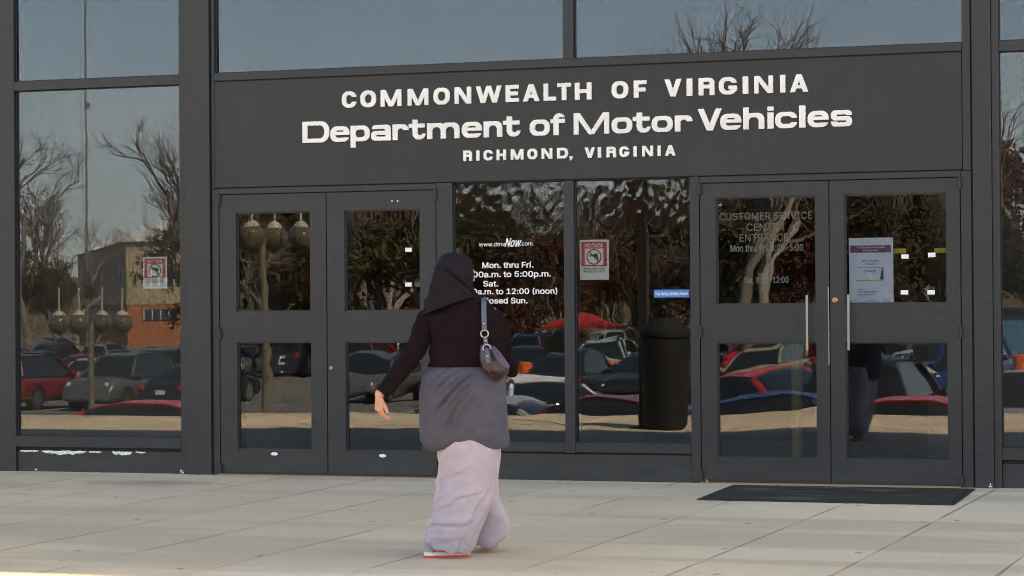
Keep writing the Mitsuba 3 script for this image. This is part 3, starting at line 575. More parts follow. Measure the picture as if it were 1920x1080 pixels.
# cardigan: trunk and two sleeves in one surface
def card_d(px, py, w, V): return .020*nz(V, (6, 6, 9), 17) + .011*nz(V, (14, 9, 30), 18) - .006*np.exp(-((px-873)/7)**2)*(w < 0)*np.clip((640-py)/40, 0, 1) + .004*np.sin((py+.25*px)/5.2)*np.clip((py-630)/35, 0, 1)
trunk = loft([(687, 806, 950, -.005, .140), (678, 808, 951, -.005, .139), (650, 808, 950, -.005, .130), (625, 806, 947, -.01, .128), (603, 803, 944, -.01, .124), (588, 807, 938, -.008, .114), (574, 820, 928, -.005, .098), (562, 836, 914, 0, .080), (548, 846, 898, .005, .066)], m=110, n=140, e=2.3, disp=card_d)
def sleeve(pts, rad, seed):
    p = np.array(pts); t = np.linspace(0, 1, 60); ti = np.linspace(0, 1, len(p)); q = np.stack([PchipInterpolator(ti, p[:, k])(t) for k in range(3)], 1); r = PchipInterpolator(ti, rad)(t)
    m = tube(q, r, 40); v = m.vertices; c = np.repeat(q, 40, 0); k = len(c); dirs = v[:k] - c; dirs /= np.linalg.norm(dirs, axis=1)[:, None]+1e-9
    v[:k] += dirs*(.022*nz(v[:k], (14, 14, 30), seed) + .012*nz(v[:k], (34, 34, 60), seed+1))[:, None]; m.vertices = v; return m
sl = [sleeve([L3(816, 586, 0), L3(800, 612, -.01), L3(788, 645, -.03), L3(771, 673, -.05), L3(746, 705, -.085), L3(720, 736, -.118)], [.050, .060, .056, .050, .044, .036], 51),
      sleeve([L3(922, 588, 0), L3(935, 612, .01), L3(943, 640, .03), L3(946, 664, .06), L3(956, 684, .12), L3(963, 698, .185)], [.050, .058, .054, .050, .044, .036], 61)]
part(who, 'cardigan', put(cat([trunk] + sl)), MAROON, smooth=True)
# headscarf
def scarf_shear(px, py, w, t): return np.clip((t-.55)/.45, 0, 1)**1.2*(.36*(848-px)) + np.clip((t-.7)/.3, 0, 1)*np.where(w < 0, 4., -6.)
def scarf_d(px, py, w, V):
    ln = (py - 506) - .80*(px - 840)                                               # the fold that runs from the crown down to the chin
    d = -.016*np.exp(-(ln/4.)**2)*np.clip((px-832)/14, 0, 1)*np.clip(-w/.03, 0, 1) + .024*np.exp(-((ln-11)/7)**2)*np.clip(-w/.03, 0, 1)*np.clip((px-815)/15, 0, 1)
    ln2 = (py-548) + .32*(px-830); d = d + .006*np.sin(ln2/4.4)*np.clip((py-528)/22, 0, 1)*(w < .03)
    return d + .010*nz(V, (9, 9, 14), 77) + .004*nz(V, (24, 24, 34), 78)
scarf = loft([(472.5, 851, 862, .0, .014), (475, 840, 873, .0, .045), (481, 831, 882, .0, .072), (490, 826, 889, .0, .090), (503, 821, 893, .0, .102), (517, 815, 893.5, .0, .108), (530, 811, 891, .0, .108), (543, 807, 890, .0, .108), (553, 803, 893, -.003, .113), (561, 799, 893, -.006, .122), (567, 797, 892, -.008, .130)], m=120, n=130, e=2.15, disp=scarf_d, shear=scarf_shear, cap=False)
# open the scarf round the face
V_ = scarf.vertices; rel = V_ - HC; f_ = rel @ FD; s_ = rel @ FS; keep = ~((f_ > .045) & ((s_/.058)**2 + ((rel[:, 2]+.022)/.085)**2 < 1)); scarf.update_faces(keep[scarf.faces].all(1))
part(who, 'headscarf', put(scarf), SCARF, smooth=True)
# shoes
SHG = mat('grey_shoe_mesh', pr((.30, .33, .37), .8)); SHW = mat('white_midsole', pr((.78, .77, .75), .6)); SHR = mat('red_outsole', pr((.70, .05, .05), .5)); LACE = mat('red_shoe_accent', pr((.75, .08, .06), .6))
def shoe(heel, ang, pitch, side):
    Ls = .232; tt = np.linspace(0, 1, 26); hw = np.interp(tt, [0, .04, .15, .35, .55, .75, .9, 1], [.012, .026, .033, .031, .036, .042, .034, .008]); cl = np.interp(tt, [0, .5, 1], [0, 0, -.008*side])
    out = Polygon(np.vstack([np.stack([tt*Ls, cl+hw], 1), np.stack([tt*Ls, cl-hw], 1)[::-1]])).buffer(.004)
    up_h = np.interp(tt, [0, .06, .25, .38, .6, .85, 1], [.078, .092, .086, .088, .058, .040, .022]); g = np.arange(24)*2*np.pi/24
    V = np.stack([np.stack([x + 0*g, c + h_*np.cos(g)*np.where(np.sin(g) > 0, 1 - .45*np.sin(g)**2, 1), .022 + np.maximum(np.sin(g), -.1)*(u-.022)], 1) for x, c, h_, u in zip(tt*Ls, cl, hw, up_h)])
    ms = {'upper': (grid_mesh(V), SHG), 'midsole': (extr(out, .018).apply_translation([0, 0, .0125]), SHW), 'outsole': (extr(out.buffer(.002), .0125), SHR), 'accent': (cat([tube([(.03+.05*i, -.036-.002*i, .030+.01*i), (.06+.05*i, -.034, .048)], .004, 6) for i in range(2)] + [tube([(.10+.022*i, -.02, .079-.007*i), (.10+.022*i, .02, .079-.007*i)], .003, 5) for i in range(3)]), LACE)}
    R_ = trimesh.transformations.rotation_matrix(ang, [0, 0, 1]) @ trimesh.transformations.rotation_matrix(pitch, [0, 1, 0]); sh = key(f'{who}__shoe'); first = True
    for nm, (m, ms_) in ms.items():
        m = m.copy(); m.apply_transform(R_); m.apply_translation(heel); m = put(m)
        if first: scene[sh] = mikit.ply(m, ms_, smooth=50); first = False
        else: part(sh, nm, m, ms_, smooth=40)
shoe(L3(798, 1043.5, -.055), math.radians(12), .0, 1); shoe(L3(888, 1031, .22), math.radians(66), .06, -1)

# handbag
LEA = mat('purple_leather', {'type': 'bumpmap', 't': proc(lambda p, n, uv: 3e-3*fbm(p.x*40, p.y*40, p.z*40, 3)), 'scale': 1., 'b': pr(proc(lambda p, n, uv: mix((.018, .008, .018), (.045, .026, .06), smoothstep(.45, .7, fbm(p.x*16, p.y*16, p.z*11, 2)))), .3, specular=.6)}); STRAPM = mat('slate_blue_strap', two(pr((.07, .095, .135), .5))); RINGM = mat('nickel_ring', pr((.42, .41, .39), .3, metallic=1.))
hb = thing('handbag', 'purple leather shoulder bag on a slate blue strap at the woman\'s right hip', 'handbag')
def bagd(px, py, w, V): return .010*nz(V, (14, 14, 10), 91) + .008*np.abs(np.sin((px*1.2-py*.55)/7.))*np.clip((py-655)/20, 0, 1)*np.clip((706-py)/14, 0, 1)
bagm = loft([(645, 906, 925, -.155, .012), (650, 904, 931, -.157, .026), (662, 904, 942, -.160, .042), (678, 907, 952, -.162, .052), (692, 912, 957, -.162, .054), (703, 919, 953, -.160, .046), (710, 928, 945, -.158, .030), (713, 934, 941, -.157, .008)], m=70, n=80, e=2.3, disp=bagd)
part(hb, 'pouch', put(bagm), LEA, smooth=True)
fl = loft([(648, 924, 931, -.195, .006), (660, 928, 942, -.212, .008), (674, 936, 952, -.222, .008), (686, 946, 959, -.222, .007), (691, 953, 958, -.220, .004)], m=30, n=30); part(hb, 'flap', put(fl), mat('lavender_leather', pr((.055, .036, .085), .28, specular=.6)), smooth=True)
part(hb, 'tab', put(tube([L3(916, 655, -.188), L3(917.5, 662, -.205), L3(919, 672, -.216), L3(920, 680, -.219)], [.012, .014, .014, .012], 10)), STRAPM, smooth=True)
def ribbon(pts, wd, th=.004, nrm=(0, -1, .15)):
    p = np.array(pts); t = np.linspace(0, 1, 40); ti = np.linspace(0, 1, len(p)); q = np.stack([PchipInterpolator(ti, p[:, k])(t) for k in range(3)], 1); d = np.gradient(q, axis=0); d /= np.linalg.norm(d, axis=1)[:, None]
    side = np.array([1., .25, 0]); side = side - d*(d@side)[:, None]; side /= np.linalg.norm(side, axis=1)[:, None]; up_ = np.cross(side, d)
    return grid_mesh(np.stack([q + side*wd/2 + up_*th/2, q - side*wd/2 + up_*th/2, q - side*wd/2 - up_*th/2, q + side*wd/2 - up_*th/2], 1))
part(hb, 'strap', put(cat([ribbon([L3(932, 645, .14), L3(921, 590, .125), L3(914, 564, .07), L3(912, 558.5, .0), L3(911.5, 566, -.085), L3(911.5, 585, -.128), L3(912, 604, -.146), L3(912.5, 621, -.158)], .026), ribbon([L3(913.5, 630, -.164), L3(914.5, 638, -.169), L3(916, 648, -.178)], .022)])), STRAPM, smooth=30)
for (px, py, w_) in ((912.7, 625.5, -.164), (916.6, 652, -.186)):
    a = np.linspace(0, 2*np.pi, 29); pts = [L3(px + 7.0*math.cos(q), py + 6.8*math.sin(q), w_) for q in a]; part(hb, 'ring', put(tube(pts, .0042, 8, cap=False)), RINGM, smooth=True)
for (px, py, w_) in ((911.5, 607, -.152), (914.8, 638.5, -.173), (918, 667, -.226)): part(hb, 'rivet', put(trimesh.creation.icosphere(2, .0075).apply_translation(L3(px, py, w_))), RINGM, smooth=True)
# ------------------------------------------------------------------ the car park opposite, which the glass mirrors
def opp(s, yd): return s - (8.42 - s)/17.28*yd      # x of a point yd out from the wall whose mirror image shows at s on the facade
def carpaint(n, c, met=0.): return mat(n, pr(c, .25, metallic=met, clearcoat=1., clearcoat_gloss=.80, specular=.6))


CARC = {'red': carpaint('red_car_paint', (.42, .022, .022)), 'dark red': carpaint('dark_red_car_paint', (.16, .016, .02)), 'black': carpaint('black_car_paint', (.012, .012, .014)), 'navy blue': carpaint('navy_car_paint', (.012, .03, .14)),
        'white': carpaint('white_car_paint', (.72, .72, .70)), 'silver': carpaint('silver_car_paint', (.46, .47, .48), .4), 'grey': carpaint('grey_car_paint', (.10, .105, .11), .2), 'pale blue': carpaint('pale_blue_car_paint', (.30, .40, .46), .2), 'tan': carpaint('tan_car_paint', (.34, .29, .20), .2)}
CGLASS = mat('car_glass', pr((.015, .018, .018), .06, specular=.7)); TYRE = mat('tyre_rubber', pr((.02, .02, .02), .8)); RIM = mat('alloy_rim', pr((.5, .5, .5), .3, metallic=.9))
LAMPR = mat('red_lamp_lens', pr((.45, .02, .02), .15, specular=.6)); LAMPW = mat('clear_lamp_lens', pr((.7, .7, .68), .1, specular=.7)); CHROME = mat('chrome', pr((.75, .75, .75), .12, metallic=1.)); PLASTIC = mat('black_plastic', pr((.03, .03, .03), .55)); PLATE = mat('number_plate', pr((.65, .65, .68), .5))


def car_shapes(kind):
    """Parts of a car along +x (nose at +x), wheels on z = 0."""
    if kind == 'sedan':
        L, W = 4.7, 1.82; belt = [(-2.35, .62), (-2.28, .86), (-2.0, .97), (-1.3, .99), (.9, .95), (1.5, .90), (2.1, .78), (2.32, .60), (2.35, .5)]
        roof = [(-1.75, .97), (-1.05, 1.36), (-.5, 1.45), (.1, 1.44), (.55, 1.33), (1.25, .93)]; axle = (-1.42, 1.38); wr = .33
    else:
        L, W = 4.75, 1.90; belt = [(-2.37, .62), (-2.34, 1.02), (-2.2, 1.10), (-1.3, 1.10), (.9, 1.08), (1.35, 1.06), (2.15, .98), (2.34, .75), (2.37, .55)]
        roof = [(-2.25, 1.10), (-2.0, 1.62), (-1.6, 1.75), (-.2, 1.76), (.35, 1.68), (1.05, 1.08)]; axle = (-1.40, 1.42); wr = .37
    bxx, bz = np.array(belt).T; xs_ = np.unique(np.concatenate([np.linspace(bxx[0], bxx[-1], 26), bxx])); n = 28; g = np.arange(n)*2*np.pi/n
    def ringc(hw, z0, z1, x, e=4.):
        c, s_ = np.cos(g), np.sin(g); return np.stack([x+0*g, hw*np.sign(c)*abs(c)**(2/e), (z0+z1)/2 + (z1-z0)/2*np.sign(s_)*abs(s_)**(2/e)], 1)
    V = []
    for x in xs_:
        e = min(1, (abs(bxx[-1]-x)/.55 + .02)**.42, (abs(x-bxx[0])/.4+.05)**.38); V.append(ringc(W/2*(.80+.20*e), .24 + .10*(1-e), np.interp(x, bxx, bz), x))
    body = man(grid_mesh(np.array(V)))
    for a in axle:
        for s_ in (-1, 1): body -= m3.Manifold.cylinder(.5, wr+.05, wr+.05, 24, True).rotate([90, 0, 0]).translate([a, s_*W/2, wr])
    out = {'body': [tri(body)]}
    rx, rz = np.array(roof).T; xr = np.linspace(rx[0], rx[-1], 22); base = np.interp(xr, bxx, bz) - .06; V, R2 = [], []
    for x, b in zip(xr, base):
        zt = np.interp(x, rx, rz); t = np.linspace(0, 1, 9); w0 = W/2*.90; prof = []
        for u in t: prof.append((w0 - (w0-W/2*.66)*min(1, u*(zt-b)/.5*1.0)*1.0, b + (zt-b)*min(1, u/.86)) if u < .86 else (W/2*.66*(1-(u-.86)/.14), zt + .02*(u-.86)/.14))
        pr_ = np.array(prof); q = np.concatenate([np.stack([x+0*t, pr_[:, 0], pr_[:, 1]], 1), np.stack([x+0*t, -pr_[:, 0], pr_[:, 1]], 1)[::-1][1:]]); V.append(q)
    V = np.array(V); out['window'] = [grid_mesh(V)]
    i0, i1 = np.searchsorted(xr, [rx[1]+.05, rx[-2]-.12]); cap_ = V[i0:i1+1, 7:-7].copy(); cap_[..., 2] += .018; lo = cap_.copy(); lo[..., 2] -= .05
    cap_[:, [0, -1], 1] *= 1.02; R2 = np.concatenate([cap_, lo[:, ::-1]], 1); out['roof'] = [grid_mesh(R2)]
    pil = []
    for s_ in (-1, 1):
        for xa, xb in ((rx[-1]-.05, rx[-2]-.1), (rx[0]+.12, rx[1]+.06)):
            pil.append(tube([(xa, s_*W/2*.90, np.interp(xa, bxx, bz)-.02), (xb, s_*W/2*.68, np.interp(xb, rx, rz)-.03)], .05, 6))
    out['pillar'] = pil
    out['headlight'] = [tube([(bxx[-1]-.30, s_*.66, np.interp(bxx[-1]-.2, bxx, bz)-.13), (bxx[-1]-.10, s_*.60, np.interp(bxx[-1]-.2, bxx, bz)-.15)], [.12, .09], 10) for s_ in (-1, 1)]
    out['taillight'] = [bx(bxx[0]-.005, bxx[0]+.22, s_*.72-.13, s_*.72+.13, .70, .86 if kind == 'sedan' else 1.0, .03) for s_ in (-1, 1)]
    out['number_plate'] = [bx(bxx[0]-.03, bxx[0]+.02, -.16, .16, .60, .74, .003)]
    out['bumper'] = [bx(bxx[0]-.03, bxx[0]+.10, -.74, .74, .36, .56, .04), bx(bxx[-1]-.12, bxx[-1]+.03, -.72, .72, .32, .50, .04)]
    out['mirror'] = [tube([(rx[-1]-.35, s_*W/2*.9, .98*bz[4]+.02), (rx[-1]-.37, s_*(W/2+.1), .98*bz[4]+.08)], [.05, .08], 8) for s_ in (-1, 1)]
    tyre, rim = [], []
    for a in axle:
        for s_ in (-1, 1):
            tyre.append(tube([(a, s_*(W/2-.21), wr), (a, s_*(W/2-.20), wr), (a, s_*(W/2-.02), wr), (a, s_*(W/2-.0), wr)], [wr-.05, wr, wr, wr-.05], 22)); rim.append(tube([(a, s_*(W/2-.05), wr), (a, s_*(W/2+.006), wr)], [wr*.66, wr*.60], 14))
    out['wheel'] = tyre; out['rim'] = rim
    if kind == 'suv': out['roof_rail'] = [tube([(-1.9, s_*.58, 1.80), (-1.7, s_*.6, 1.85), (-.1, s_*.6, 1.86), (.15, s_*.58, 1.78)], .022, 6) for s_ in (-1, 1)]
    mats = {'body': None, 'roof': None, 'pillar': None, 'window': CGLASS, 'headlight': LAMPW, 'taillight': LAMPR, 'number_plate': PLATE, 'bumper': None, 'mirror': None, 'wheel': TYRE, 'rim': RIM, 'roof_rail': CHROME}
    return {k: ([mikit.ply(m, smooth=50) for m in v], mats[k]) for k, v in out.items()}


CARS = {k: car_shapes(k) for k in ('sedan', 'suv')}
def car(kind, colour, x, y, rot, label, group=None):
    t = thing('parked_car', label, 'car', group); M = T().translate([x, y, float(lot_z(y))]).rotate([0, 0, 1], rot)
    wheels = []
    for n, (plys, m) in CARS[kind].items():
        for i, p in enumerate(plys):
            holder = wheels[i] if n == 'rim' else t
            k = part(holder, n, dict(p), m or CARC[colour], to_world=M)
            if n == 'wheel': wheels.append(k)


wordpos = lambda s: 'left window' if s < -.2 else 'left double doors' if s < 1.85 else 'middle windows' if s < 3.78 else 'right double doors' if s < 5.7 else 'right window'
cr = np.random.default_rng(23); plan = [(12.6, 'first', -.45, 'sedan', 'red', 172), (12.6, 'first', 2.0, 'sedan', 'silver', 3), (12.6, 'first', 3.05, 'sedan', 'dark red', 8), (12.6, 'first', 4.35, 'sedan', 'navy blue', 168), (12.6, 'first', 5.45, 'sedan', 'red', 176),
        (24., 'second', 2.55, 'sedan', 'white', 60), (24., 'second', 4.0, 'sedan', 'red', 25), (24., 'second', 5.1, 'suv', 'black', 90), (24., 'second', 6.05, 'sedan', 'silver', 15)]
COLS = ('black', 'dark red', 'silver', 'grey', 'black', 'navy blue', 'white', 'black', 'pale blue', 'grey', 'tan', 'silver', 'black', 'red')
for yd, nm, turn in ((52., 'third', 90), (68., 'fourth', 78), (86., 'fifth', 92), (105., 'sixth', 85)):
    x0, x1 = opp(-2.0, yd), opp(6.15, yd); n_ = int((x1-x0)/2.95)
    for q in range(n_):
        if cr.random() < .10: continue
        x = x0 + 2.95*(q+.5) + cr.normal(0, .15); s = (x + 8.42*yd/17.28)/(1 + yd/17.28); plan.append((yd + cr.normal(0, .3), nm, s, 'suv' if cr.random() < .42 else 'sedan', COLS[cr.integers(len(COLS))], turn + 180*(cr.random() < .4) + cr.normal(0, 2)))
seen = {}; ORD = ('', 'second ', 'third ', 'fourth ', 'fifth ', 'sixth ', 'seventh ')
for yd, nm, s, kind, col, rot in plan:
    w = wordpos(s); k = (col, kind, nm, w); seen[k] = seen.get(k, 0) + 1
    car(kind, col, opp(s, yd), -yd, rot + 180, f"{ORD[seen[k]-1]}{col} {kind} in the {nm} car park row mirrored in the {w}", 'cars in the car park opposite')
for yd in (12.6, 52., 68., 86.):
    for k in range(22):
        xx = -26 + 2.75*k - yd*.25; part('ground', 'bay_line', (np.array([(xx+dx, -yd+dy, float(lot_z(-yd+dy))+.006) for dy in (-2.6, 2.6) for dx in (-.06, .06)]), np.array([[0, 1, 3, 2]])), LINEP)

# globe lamps
SMOKE = mat('smoked_globe', pr((.10, .085, .05), .12, specular=.6)); POSTP = mat('bronze_post', pr((.16, .14, .085), .5)); CAPM = mat('pale_lamp_cap', pr((.40, .37, .32), .5))
def lamp(s, yd, h, r, n, label):
    x, y = opp(s, yd), -yd; z = float(lot_z(y)); t = thing('globe_lamp', label, 'street lamp', 'globe lamps in the car park')
    part(t, 'post', tube([(x, y, z), (x, y, z+.3), (x, y, z+.32), (x, y, z+h)], [.13, .13, .075, .065], 12), POSTP, smooth=40)
    for k in range(n):
        a = k*2*np.pi/n - .15; c = np.array([x + .75*math.cos(a), y + .75*math.sin(a), z+h])
        g = part(t, 'globe', trimesh.creation.icosphere(3, r).apply_translation(c), SMOKE, smooth=True)
        part(g, 'cap', tube([c+[0, 0, r*.80], c+[0, 0, r*1.0], c+[0, 0, r*1.25]], [r*.62, r*.5, .03], 14), CAPM); part(g, 'rod', tube([c+[0, 0, r*1.2], c+[0, 0, r+.58]], .022, 6), CAPM)
        part(t, 'arm', tube([(x, y, z+h-.42), (x+.3*math.cos(a), y+.3*math.sin(a), z+h-.46), (c[0], c[1], z+h-r)], .026, 6), POSTP)
lamp(-1.14, 32., 2.62, .24, 4, 'four-globe lamp on a bronze post mirrored in the tall left window')
lamp(.36, 25., 4.1, .25, 4, 'four-globe lamp on a tall bronze post mirrored in the left double doors')

# traffic barrels, tent, mast
FRAMEP = mat('white_frame_paint', pr((.6, .6, .58), .5))
ORANGE = mat('barrel_orange', pr((.72, .13, .02), .5)); WHITEB = mat('barrel_white_band', pr((.75, .75, .73), .4))
for s, yd, wh in ((3.10, 62., 'in the middle window under the notice'), (2.36, 46., 'beside the woman'), (6.09, 60., 'in the right window'), (2.48, 60., 'between the mirrored cars behind the woman')):
    x, y = opp(s, yd), -yd; z = float(lot_z(y)) + .0; t = thing('traffic_barrel', f'orange and white traffic barrel mirrored {wh}', 'traffic barrel', 'traffic barrels')
    part(t, 'base', tube([(x, y, z), (x, y, z+.12)], [.40, .36], 14), TYRE)
    part(t, 'drum', tube([(x, y, z+.12), (x, y, z+1.0), (x, y, z+1.05)], [.32, .25, .18], 16), ORANGE, smooth=40)
    for a in (.35, .70): part(t, 'band', tube([(x, y, z+a), (x, y, z+a+.14)], [.312-.085*a, .312-.085*(a+.14)], 16), WHITEB)
t = thing('canopy_tent', 'red canopy tent on thin legs mirrored in the second middle window', 'tent'); x, y = opp(2.93, 88.), -88.; z = float(lot_z(y))
part(t, 'roof', tri(m3.Manifold.hull_points(np.array([(x+a*1.5, y+b*1.5, z+2.05+c) for a in (-1, 1) for b in (-1, 1) for c in (0, .18)] + [(x, y, z+2.75)]))), mat('red_canvas', two(pr((.34, .022, .02), .7))))
for a in (-1, 1):
    for b in (-1, 1): part(t, 'leg', tube([(x+a*1.44, y+b*1.44, z), (x+a*1.44, y+b*1.44, z+2.045)], .025, 6), FRAMEP)
t = thing('radio_mast', 'thin radio mast rising into the sky mirrored in the left windows', 'mast'); x, y = opp(-1.16, 150.), -150.
part(t, 'pole', tube([(x, y, -3.5), (x, y, 20), (x, y, 34)], [.10, .07, .05], 6), POSTP); part(t, 'wire', tube([(x-.5, y, 34), (x-.42, y, 14), (x-.1, y, 4)], .022, 4), POSTP); part(t, 'bracket', bx(x+.05, x+.35, y-.1, y+.1, 16.5, 16.9), POSTP)

# trees
BARK = mat('grey_bark', pr((.15, .13, .11), .9)); BARKP = mat('pale_bark', pr((.26, .24, .21), .9))
def leafm(n, c): return mat(n, {'type': 'twosided', 'b': {'type': 'diffuse', 'reflectance': {'type': 'rgb', 'value': list(c)}}})
OLIVE = leafm('olive_leaf', (.085, .075, .038)); BROWN = leafm('dry_brown_leaf', (.068, .050, .036)); RUST = leafm('rust_leaf', (.095, .042, .028)); GREENL = leafm('evergreen_leaf', (.036, .040, .022)); TWIG = mat('twig_bark', pr((.14, .115, .095), .95))


def tree_mesh(seed, h, depth=5, spread=.55, up=.25, kids=(3, 4)):
    r = np.random.default_rng(seed); thick, thin, tips = [], [], []
    def grow(p, d, L, rad, lev):
        n = 4 if lev < 2 else 3; pts = [p]; q = p.copy(); e = d.copy()
        for _ in range(n):
            e = e + r.normal(0, .10 + .03*lev, 3) + [0, 0, up*.12]; e /= np.linalg.norm(e); q = q + e*L/n; pts.append(q.copy())
        (thick if lev < 2 else thin).append(tube(pts, np.linspace(rad, rad*.55, n+1), 7 if lev == 0 else 5 if lev < 2 else 3, cap=False)); tips.append((pts, lev))
        if lev >= depth: return
        for k in range(r.integers(*kids, endpoint=True) + (lev == 0)):
            f_ = r.uniform(.45, 1.) if lev else r.uniform(.5, 1.); m = min(n-1, int(f_*n)); b = pts[m] + (pts[m+1]-pts[m])*(f_*n-m); ax = r.normal(0, 1, 3); ax -= e*(ax@e); ax /= np.linalg.norm(ax)
            dd = e*math.cos(spread) + ax*math.sin(spread*r.uniform(.7, 1.5)); dd[2] += up*.3; dd /= np.linalg.norm(dd); grow(b, dd, L*r.uniform(.55, .78), rad*(.57 if depth > 4 else .54), lev+1)
    grow(np.zeros(3), np.array([0, 0, 1.]), h*.36, h*.018, 0)
    return cat(thick), cat(thin), [p for p, l in tips if l >= depth-1]


def leaves(tips, seed, per, size):
    r = np.random.default_rng(seed); c = np.concatenate([np.asarray(p)[r.integers(0, len(p), per)] for p in tips]); c = c + r.normal(0, size*1.1, c.shape); n = len(c)
    a = r.normal(0, 1, (n, 3)); a /= np.linalg.norm(a, axis=1)[:, None]; b = np.cross(a, r.normal(0, 1, (n, 3))); b /= np.linalg.norm(b, axis=1)[:, None]; s = size*r.uniform(.6, 1.3, (n, 1))
    V = np.stack([c - a*s, c + b*s*.55, c + a*s, c - b*s*.55], 1).reshape(-1, 3); i = np.arange(n)*4
    return trimesh.Trimesh(V, np.concatenate([np.stack([i, i+1, i+2], 1), np.stack([i, i+2, i+3], 1)]), process=False)


KINDS = {}
for nm, seed, h, dep, leaf, per, size in (('bare_a', 3, 10, 5, None, 0, 0), ('bare_b', 11, 10, 5, None, 0, 0), ('brown', 5, 9, 4, BROWN, 14, .11), ('rust', 8, 8, 4, RUST, 15, .11), ('olive', 13, 9, 4, OLIVE, 20, .12), ('evergreen', 17, 9, 4, GREENL, 45, .13)):
    th, tn, tips = tree_mesh(seed, h, dep, .5 if 'bare' in nm else .6)
    g = {'type': 'shapegroup', 'trunk': mikit.ply(th, BARKP if nm == 'bare_b' else BARK, smooth=60)}
    if leaf: g['crown'] = mikit.ply(cat([tn, leaves(tips, seed, per, size)]), leaf)
    else: g['crown'] = mikit.ply(tn, TWIG)
    scene['tree_kind_' + nm] = g; KINDS[nm] = float(max(th.vertices[:, 2].max(), tn.vertices[:, 2].max()))
TL = {'bare_a': 'bare grey tree', 'bare_b': 'bare pale-barked tree', 'brown': 'dry brown tree', 'rust': 'rust red tree', 'olive': 'thin olive tree', 'evergreen': 'dense dark evergreen tree'}
TREES = []
def tree(*a): TREES.append(a)
def plant(kind, s, yd, h, where, rot, nth):
    k = thing('tree', f'{nth}{TL[kind]} past the cars mirrored {where}', 'tree', 'trees beyond the car park: ' + TL[kind] + ' ' + where); x, y = opp(s, yd), -yd; f_ = h/KINDS[kind]
    scene[k] = {'type': 'instance', 'group': {'type': 'ref', 'id': 'tree_kind_' + kind}, 'to_world': T().translate([x, y, float(lot_z(y))-.1]).rotate([0, 0, 1], rot).scale([f_, f_, f_])}
tr = np.random.default_rng(5)
for kind, s, yd, h, w in (('bare_a', -1.68, 95, 14, 'in the left window'), ('bare_b', -.33, 105, 15, 'in the left window'), ('olive', -1.70, 118, 8, 'in the left window'), ('olive', -1.45, 134, 7, 'in the left window'), 
                          ('bare_a', 4.0, 70, 15.1, 'above the sign'), ('bare_b', 4.34, 74, 13.6, 'above the sign'), ('bare_b', -1.25, 150, 11, 'in the left window'), ('bare_a', -1.72, 160, 15, 'in the left window'), ('evergreen', 6.15, 90, 6.0, 'in the right window'), ('bare_b', 6.2, 100, 13, 'in the right window')):
    tree(kind, s, yd, h, w, tr.uniform(0, 360))
ks = ('brown', 'bare_a', 'rust', 'bare_b', 'brown', 'bare_a', 'brown', 'olive', 'bare_b', 'rust', 'brown')
for i in range(96):
    s = -.02 + 5.85*((i*.618) % 1); yd = 84 + 70*tr.random(); k = ks[i % len(ks)]; hmax = {'bare_a': 13.5, 'bare_b': 13.5}.get(k, 11.2)
    if 1.9 < s < 3.8 and i % 6: hmax *= .66
    tree(k, s, yd, hmax*tr.uniform(.72, 1.05)*(yd/115)**.8, f'in the {wordpos(s)}', tr.uniform(0, 360))
for i in range(26):
    s = .4 + 5.6*((i*.618+.3) % 1); yd = 165 + 120*tr.random(); k = ks[(i*5) % len(ks)]
    tree(k, s, yd, tr.uniform(9, 12), f'far off in the {wordpos(s)}', tr.uniform(0, 360))

NTH = ('', 'second ', 'third ', 'fourth ', 'fifth ', 'sixth ', 'seventh ', 'eighth ', 'ninth ', 'tenth ', 'eleventh ', 'twelfth ', 'thirteenth ', 'fourteenth ', 'fifteenth '); cnt = {}
for a in sorted(TREES, key=lambda a: a[1]):        # numbered from the left
    k = (a[0], a[4]); i = cnt[k] = cnt.get(k, -1) + 1; plant(*a, NTH[i])

# the brick hall across the road
BRICK = mat('orange_brick', pr(proc(lambda p, n, uv: mi.Color3f(.36, .14, .065)*(.8+.3*fbm(p.x*2, p.y*2, p.z*3, 2))), .9)); STUCCO = mat('tan_render', pr((.36, .30, .20), .85)); ROOFM = mat('grey_roof', pr(proc(lambda p, n, uv: mi.Color3f(.60, .60, .60)*(.7+.5*noise(p.x*.8, p.y*.8, p.z*2))), .6)); WINM = mat('far_window_glass', pr((.05, .06, .075), .1, specular=.6)); FRAMEW = mat('white_window_frame', pr((.6, .58, .52), .6))
def local(bk, name, m, ms, M): m = m.copy(); m.apply_transform(M); return part(bk, name, m, ms)
bk = thing('brick_hall', 'orange brick and tan hall with grey roof mirrored in the tall left window', 'building')
yd = 200.; cx, cyy = opp(-.80, yd), -yd; zg = float(lot_z(-yd)); a = math.radians(-33.5)   # corner towards the car park
M = np.eye(4); M[:2, :2] = [[math.cos(a), -math.sin(a)], [math.sin(a), math.cos(a)]]; M[:3, 3] = (cx, cyy, zg)
local(bk, 'lower_wall', bx(0, 40, -62, 0, 0, 4.2), BRICK, M); local(bk, 'upper_wall', bx(-.1, 40.1, -62.1, .1, 4.2, 10.2), STUCCO, M)
rf = local(bk, 'roof', tri(m3.Manifold.hull_points(np.array([(40.5, .6, 10.22), (-.6, .6, 10.22), (-.6, -62.6, 10.22), (40.5, -62.6, 10.22), (32, -10, 13.4), (7, -8, 13.4), (7, -54, 13.4), (32, -54, 13.4)], float))), ROOFM, M)
local(rf, 'chimney', bx(5.4, 7.2, -10, -7.6, 12.8, 14.0), BRICK, M); local(rf, 'gable', tri(m3.Manifold.hull_points(np.array([(6.5, .75, 9.3), (13, .75, 9.3), (13, -4, 9.3), (6.5, -4, 9.3), (6.5, .75, 12.0), (13, .75, 12.6), (13, -4, 12.6), (6.5, -4, 12.0)], float))), BRICK, M)
